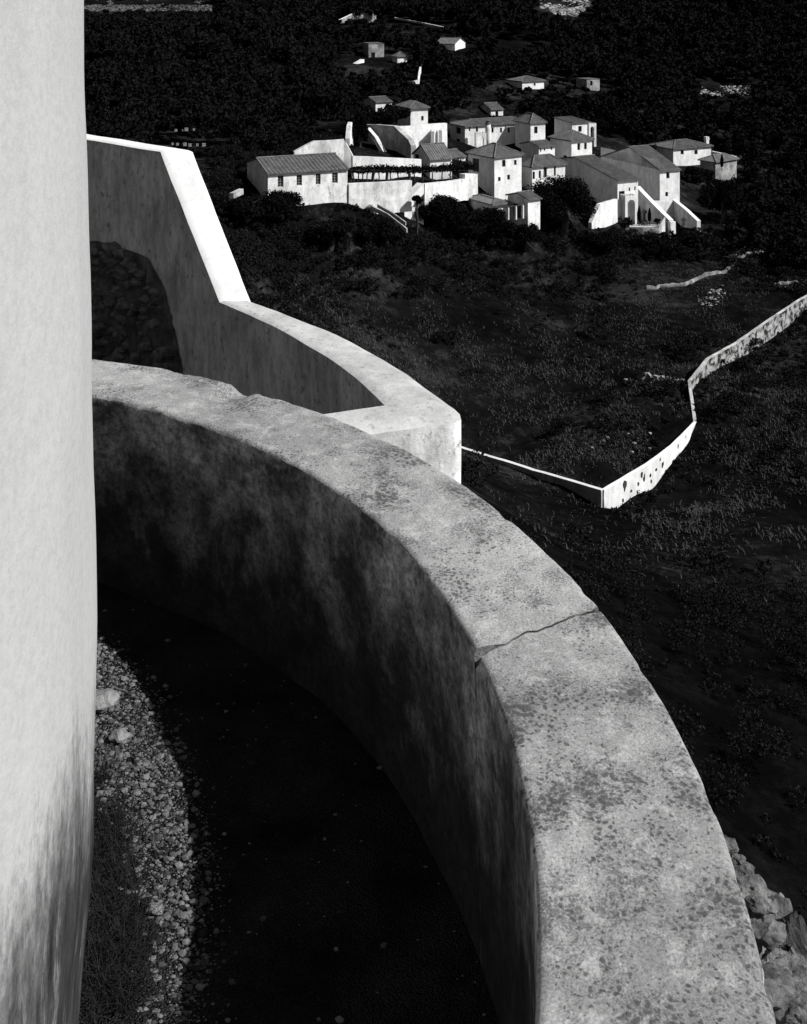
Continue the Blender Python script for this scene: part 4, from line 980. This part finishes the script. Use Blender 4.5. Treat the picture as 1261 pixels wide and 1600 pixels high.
for px, py, rx, ry, w_ in ((530, 445, 3, 3, .8), (560, 480, 4, 3, .7), (600, 545, 5, 4, .7), (500, 470, 3, 2, .6), (640, 500, 4, 3, .4), (820, 590, 6, 3, .8), (900, 640, 6, 2.5, 1), (960, 690, 6, 3, .9), (990, 670, 3, 2, .7), (760, 610, 5, 3, .5), (850, 560, 8, 3, .4),
        (1150, 600, 4, 4, .9), (1120, 580, 3, 3, .8), (1160, 565, 4, 2, .9), (1130, 650, 3, 3, .8), (1110, 620, 3, 4, .6), (1200, 700, 6, 4, .5), (1130, 760, 4, 3, .6), (1180, 720, 4, 3, .6), (1100, 800, 4, 3, .5), (1200, 840, 5, 3, .4), (1230, 660, 5, 4, .4),
        (1120, 400, 10, 2, .5), (1200, 385, 10, 2, .6), (1230, 440, 8, 1.5, 1), (1180, 470, 8, 3, .5), (1060, 430, 10, 3, .4), (1000, 500, 10, 4, .3), (1150, 500, 6, 3, .4), (985, 790, 2, 1.5, .7), (1050, 570, 6, 3, .3), (700, 560, 8, 4, .4), (700, 680, 5, 4, .3), (880, 720, 6, 3, .3)):
    D = ground_D(px, py)
    if D: PATCH.append(((px - CX) / F * D, D, rx, ry * 1.6, w_))
gp = pick(520000, -30, 75, 55, 165)
pr_ = np.zeros(len(gp))
for x_, y_, rx, ry, w_ in PATCH: pr_ = np.maximum(pr_, w_ * np.exp(-.5 * (((gp[:, 0] - x_) / rx) ** 2 + ((gp[:, 1] - y_) / ry) ** 2)))
kk = np.array([noise.fractal((p[0] * .35, p[1] * .3, 5.5), 1, 2, 4) for p in gp])
gp = gp[rng.random(len(gp)) < np.clip((pr_ + .06) * (.55 + 1.3 * kk), 0, 1)]
gp = gp[(CX + gp[:, 0] / gp[:, 1] * F > 380)]
gp[:, 2] += np.array([relief(p[0], p[1]) for p in gp])
tag(quads('dry_grass', blades(gp, .30, .03, 1.6), M['straw']), 'tufts of dry grass in patches on the slope', kind='stuff')
def scree_patch(name, label, n_, px0, px1, y0, y1, D0, D1, s0, s1, shape, mat='scree'):
    pts, sz = [], []
    for p in pick(90000, -170, 200, D0, D1):
        px = CX + p[0] / p[1] * F; py = YH - p[2] / p[1] * F
        if px0 < px < px1 and y0 < py < y1 and shape(px, py):
            pts.append(p); sz.append(rng.uniform(s0, s1) * rng.uniform(.5, 1))
            if len(pts) >= n_: break
    if pts: tag(scatter_stones(name, np.array(pts), sz, M[mat]), label, kind='stuff')
scree_patch('scree', 'pale scree near the top of the slope', 2600, 735, 930, -20, 34, 290, 470, .3, 1.1, lambda x, y: y < 6 + 28 * max(0, 1 - abs(x - 885) / 45) + 6 * noise.noise((x * .1, y * .1, 1)))
scree_patch('rubble_bank', 'pale rubble bank on the right of the slope', 700, 1095, 1172, 134, 152, 200, 330, .2, .6, lambda x, y: y < 150 - 4 * noise.noise((x * .1, 1, 1)))
scree_patch('stone_bank', 'pale stone bank at the top left of the slope', 1200, 130, 330, -5, 20, 290, 420, .25, .8, lambda x, y: 8 < y < 18 or noise.noise((x * .05, y * .1, 1)) > .25, 'bank')
pts, sz = [], []
for px, py, wx, wy, n_ in ((1105, 474, 7, 4, 40), (1122, 463, 7, 4, 50), (1190, 421, 10, 3, 60), (1240, 441, 14, 3, 50), (1150, 406, 10, 3, 40), (1040, 592, 24, 2, 50), (960, 690, 30, 9, 18), (1230, 392, 22, 3, 60)):
    for _ in range(n_):
        x_, y_ = px + random.gauss(0, wx), py + random.gauss(0, wy); D = ground_D(x_, y_)
        if D: p = P(x_, y_, D); pts.append((p.x, p.y, terr(p.x, p.y) + .05)); sz.append(random.uniform(.04, .2))
tag(scatter_stones('terrace_rubble', np.array(pts), sz, M['scree']), 'pale rubble scattered on the right hand terraces', kind='stuff')
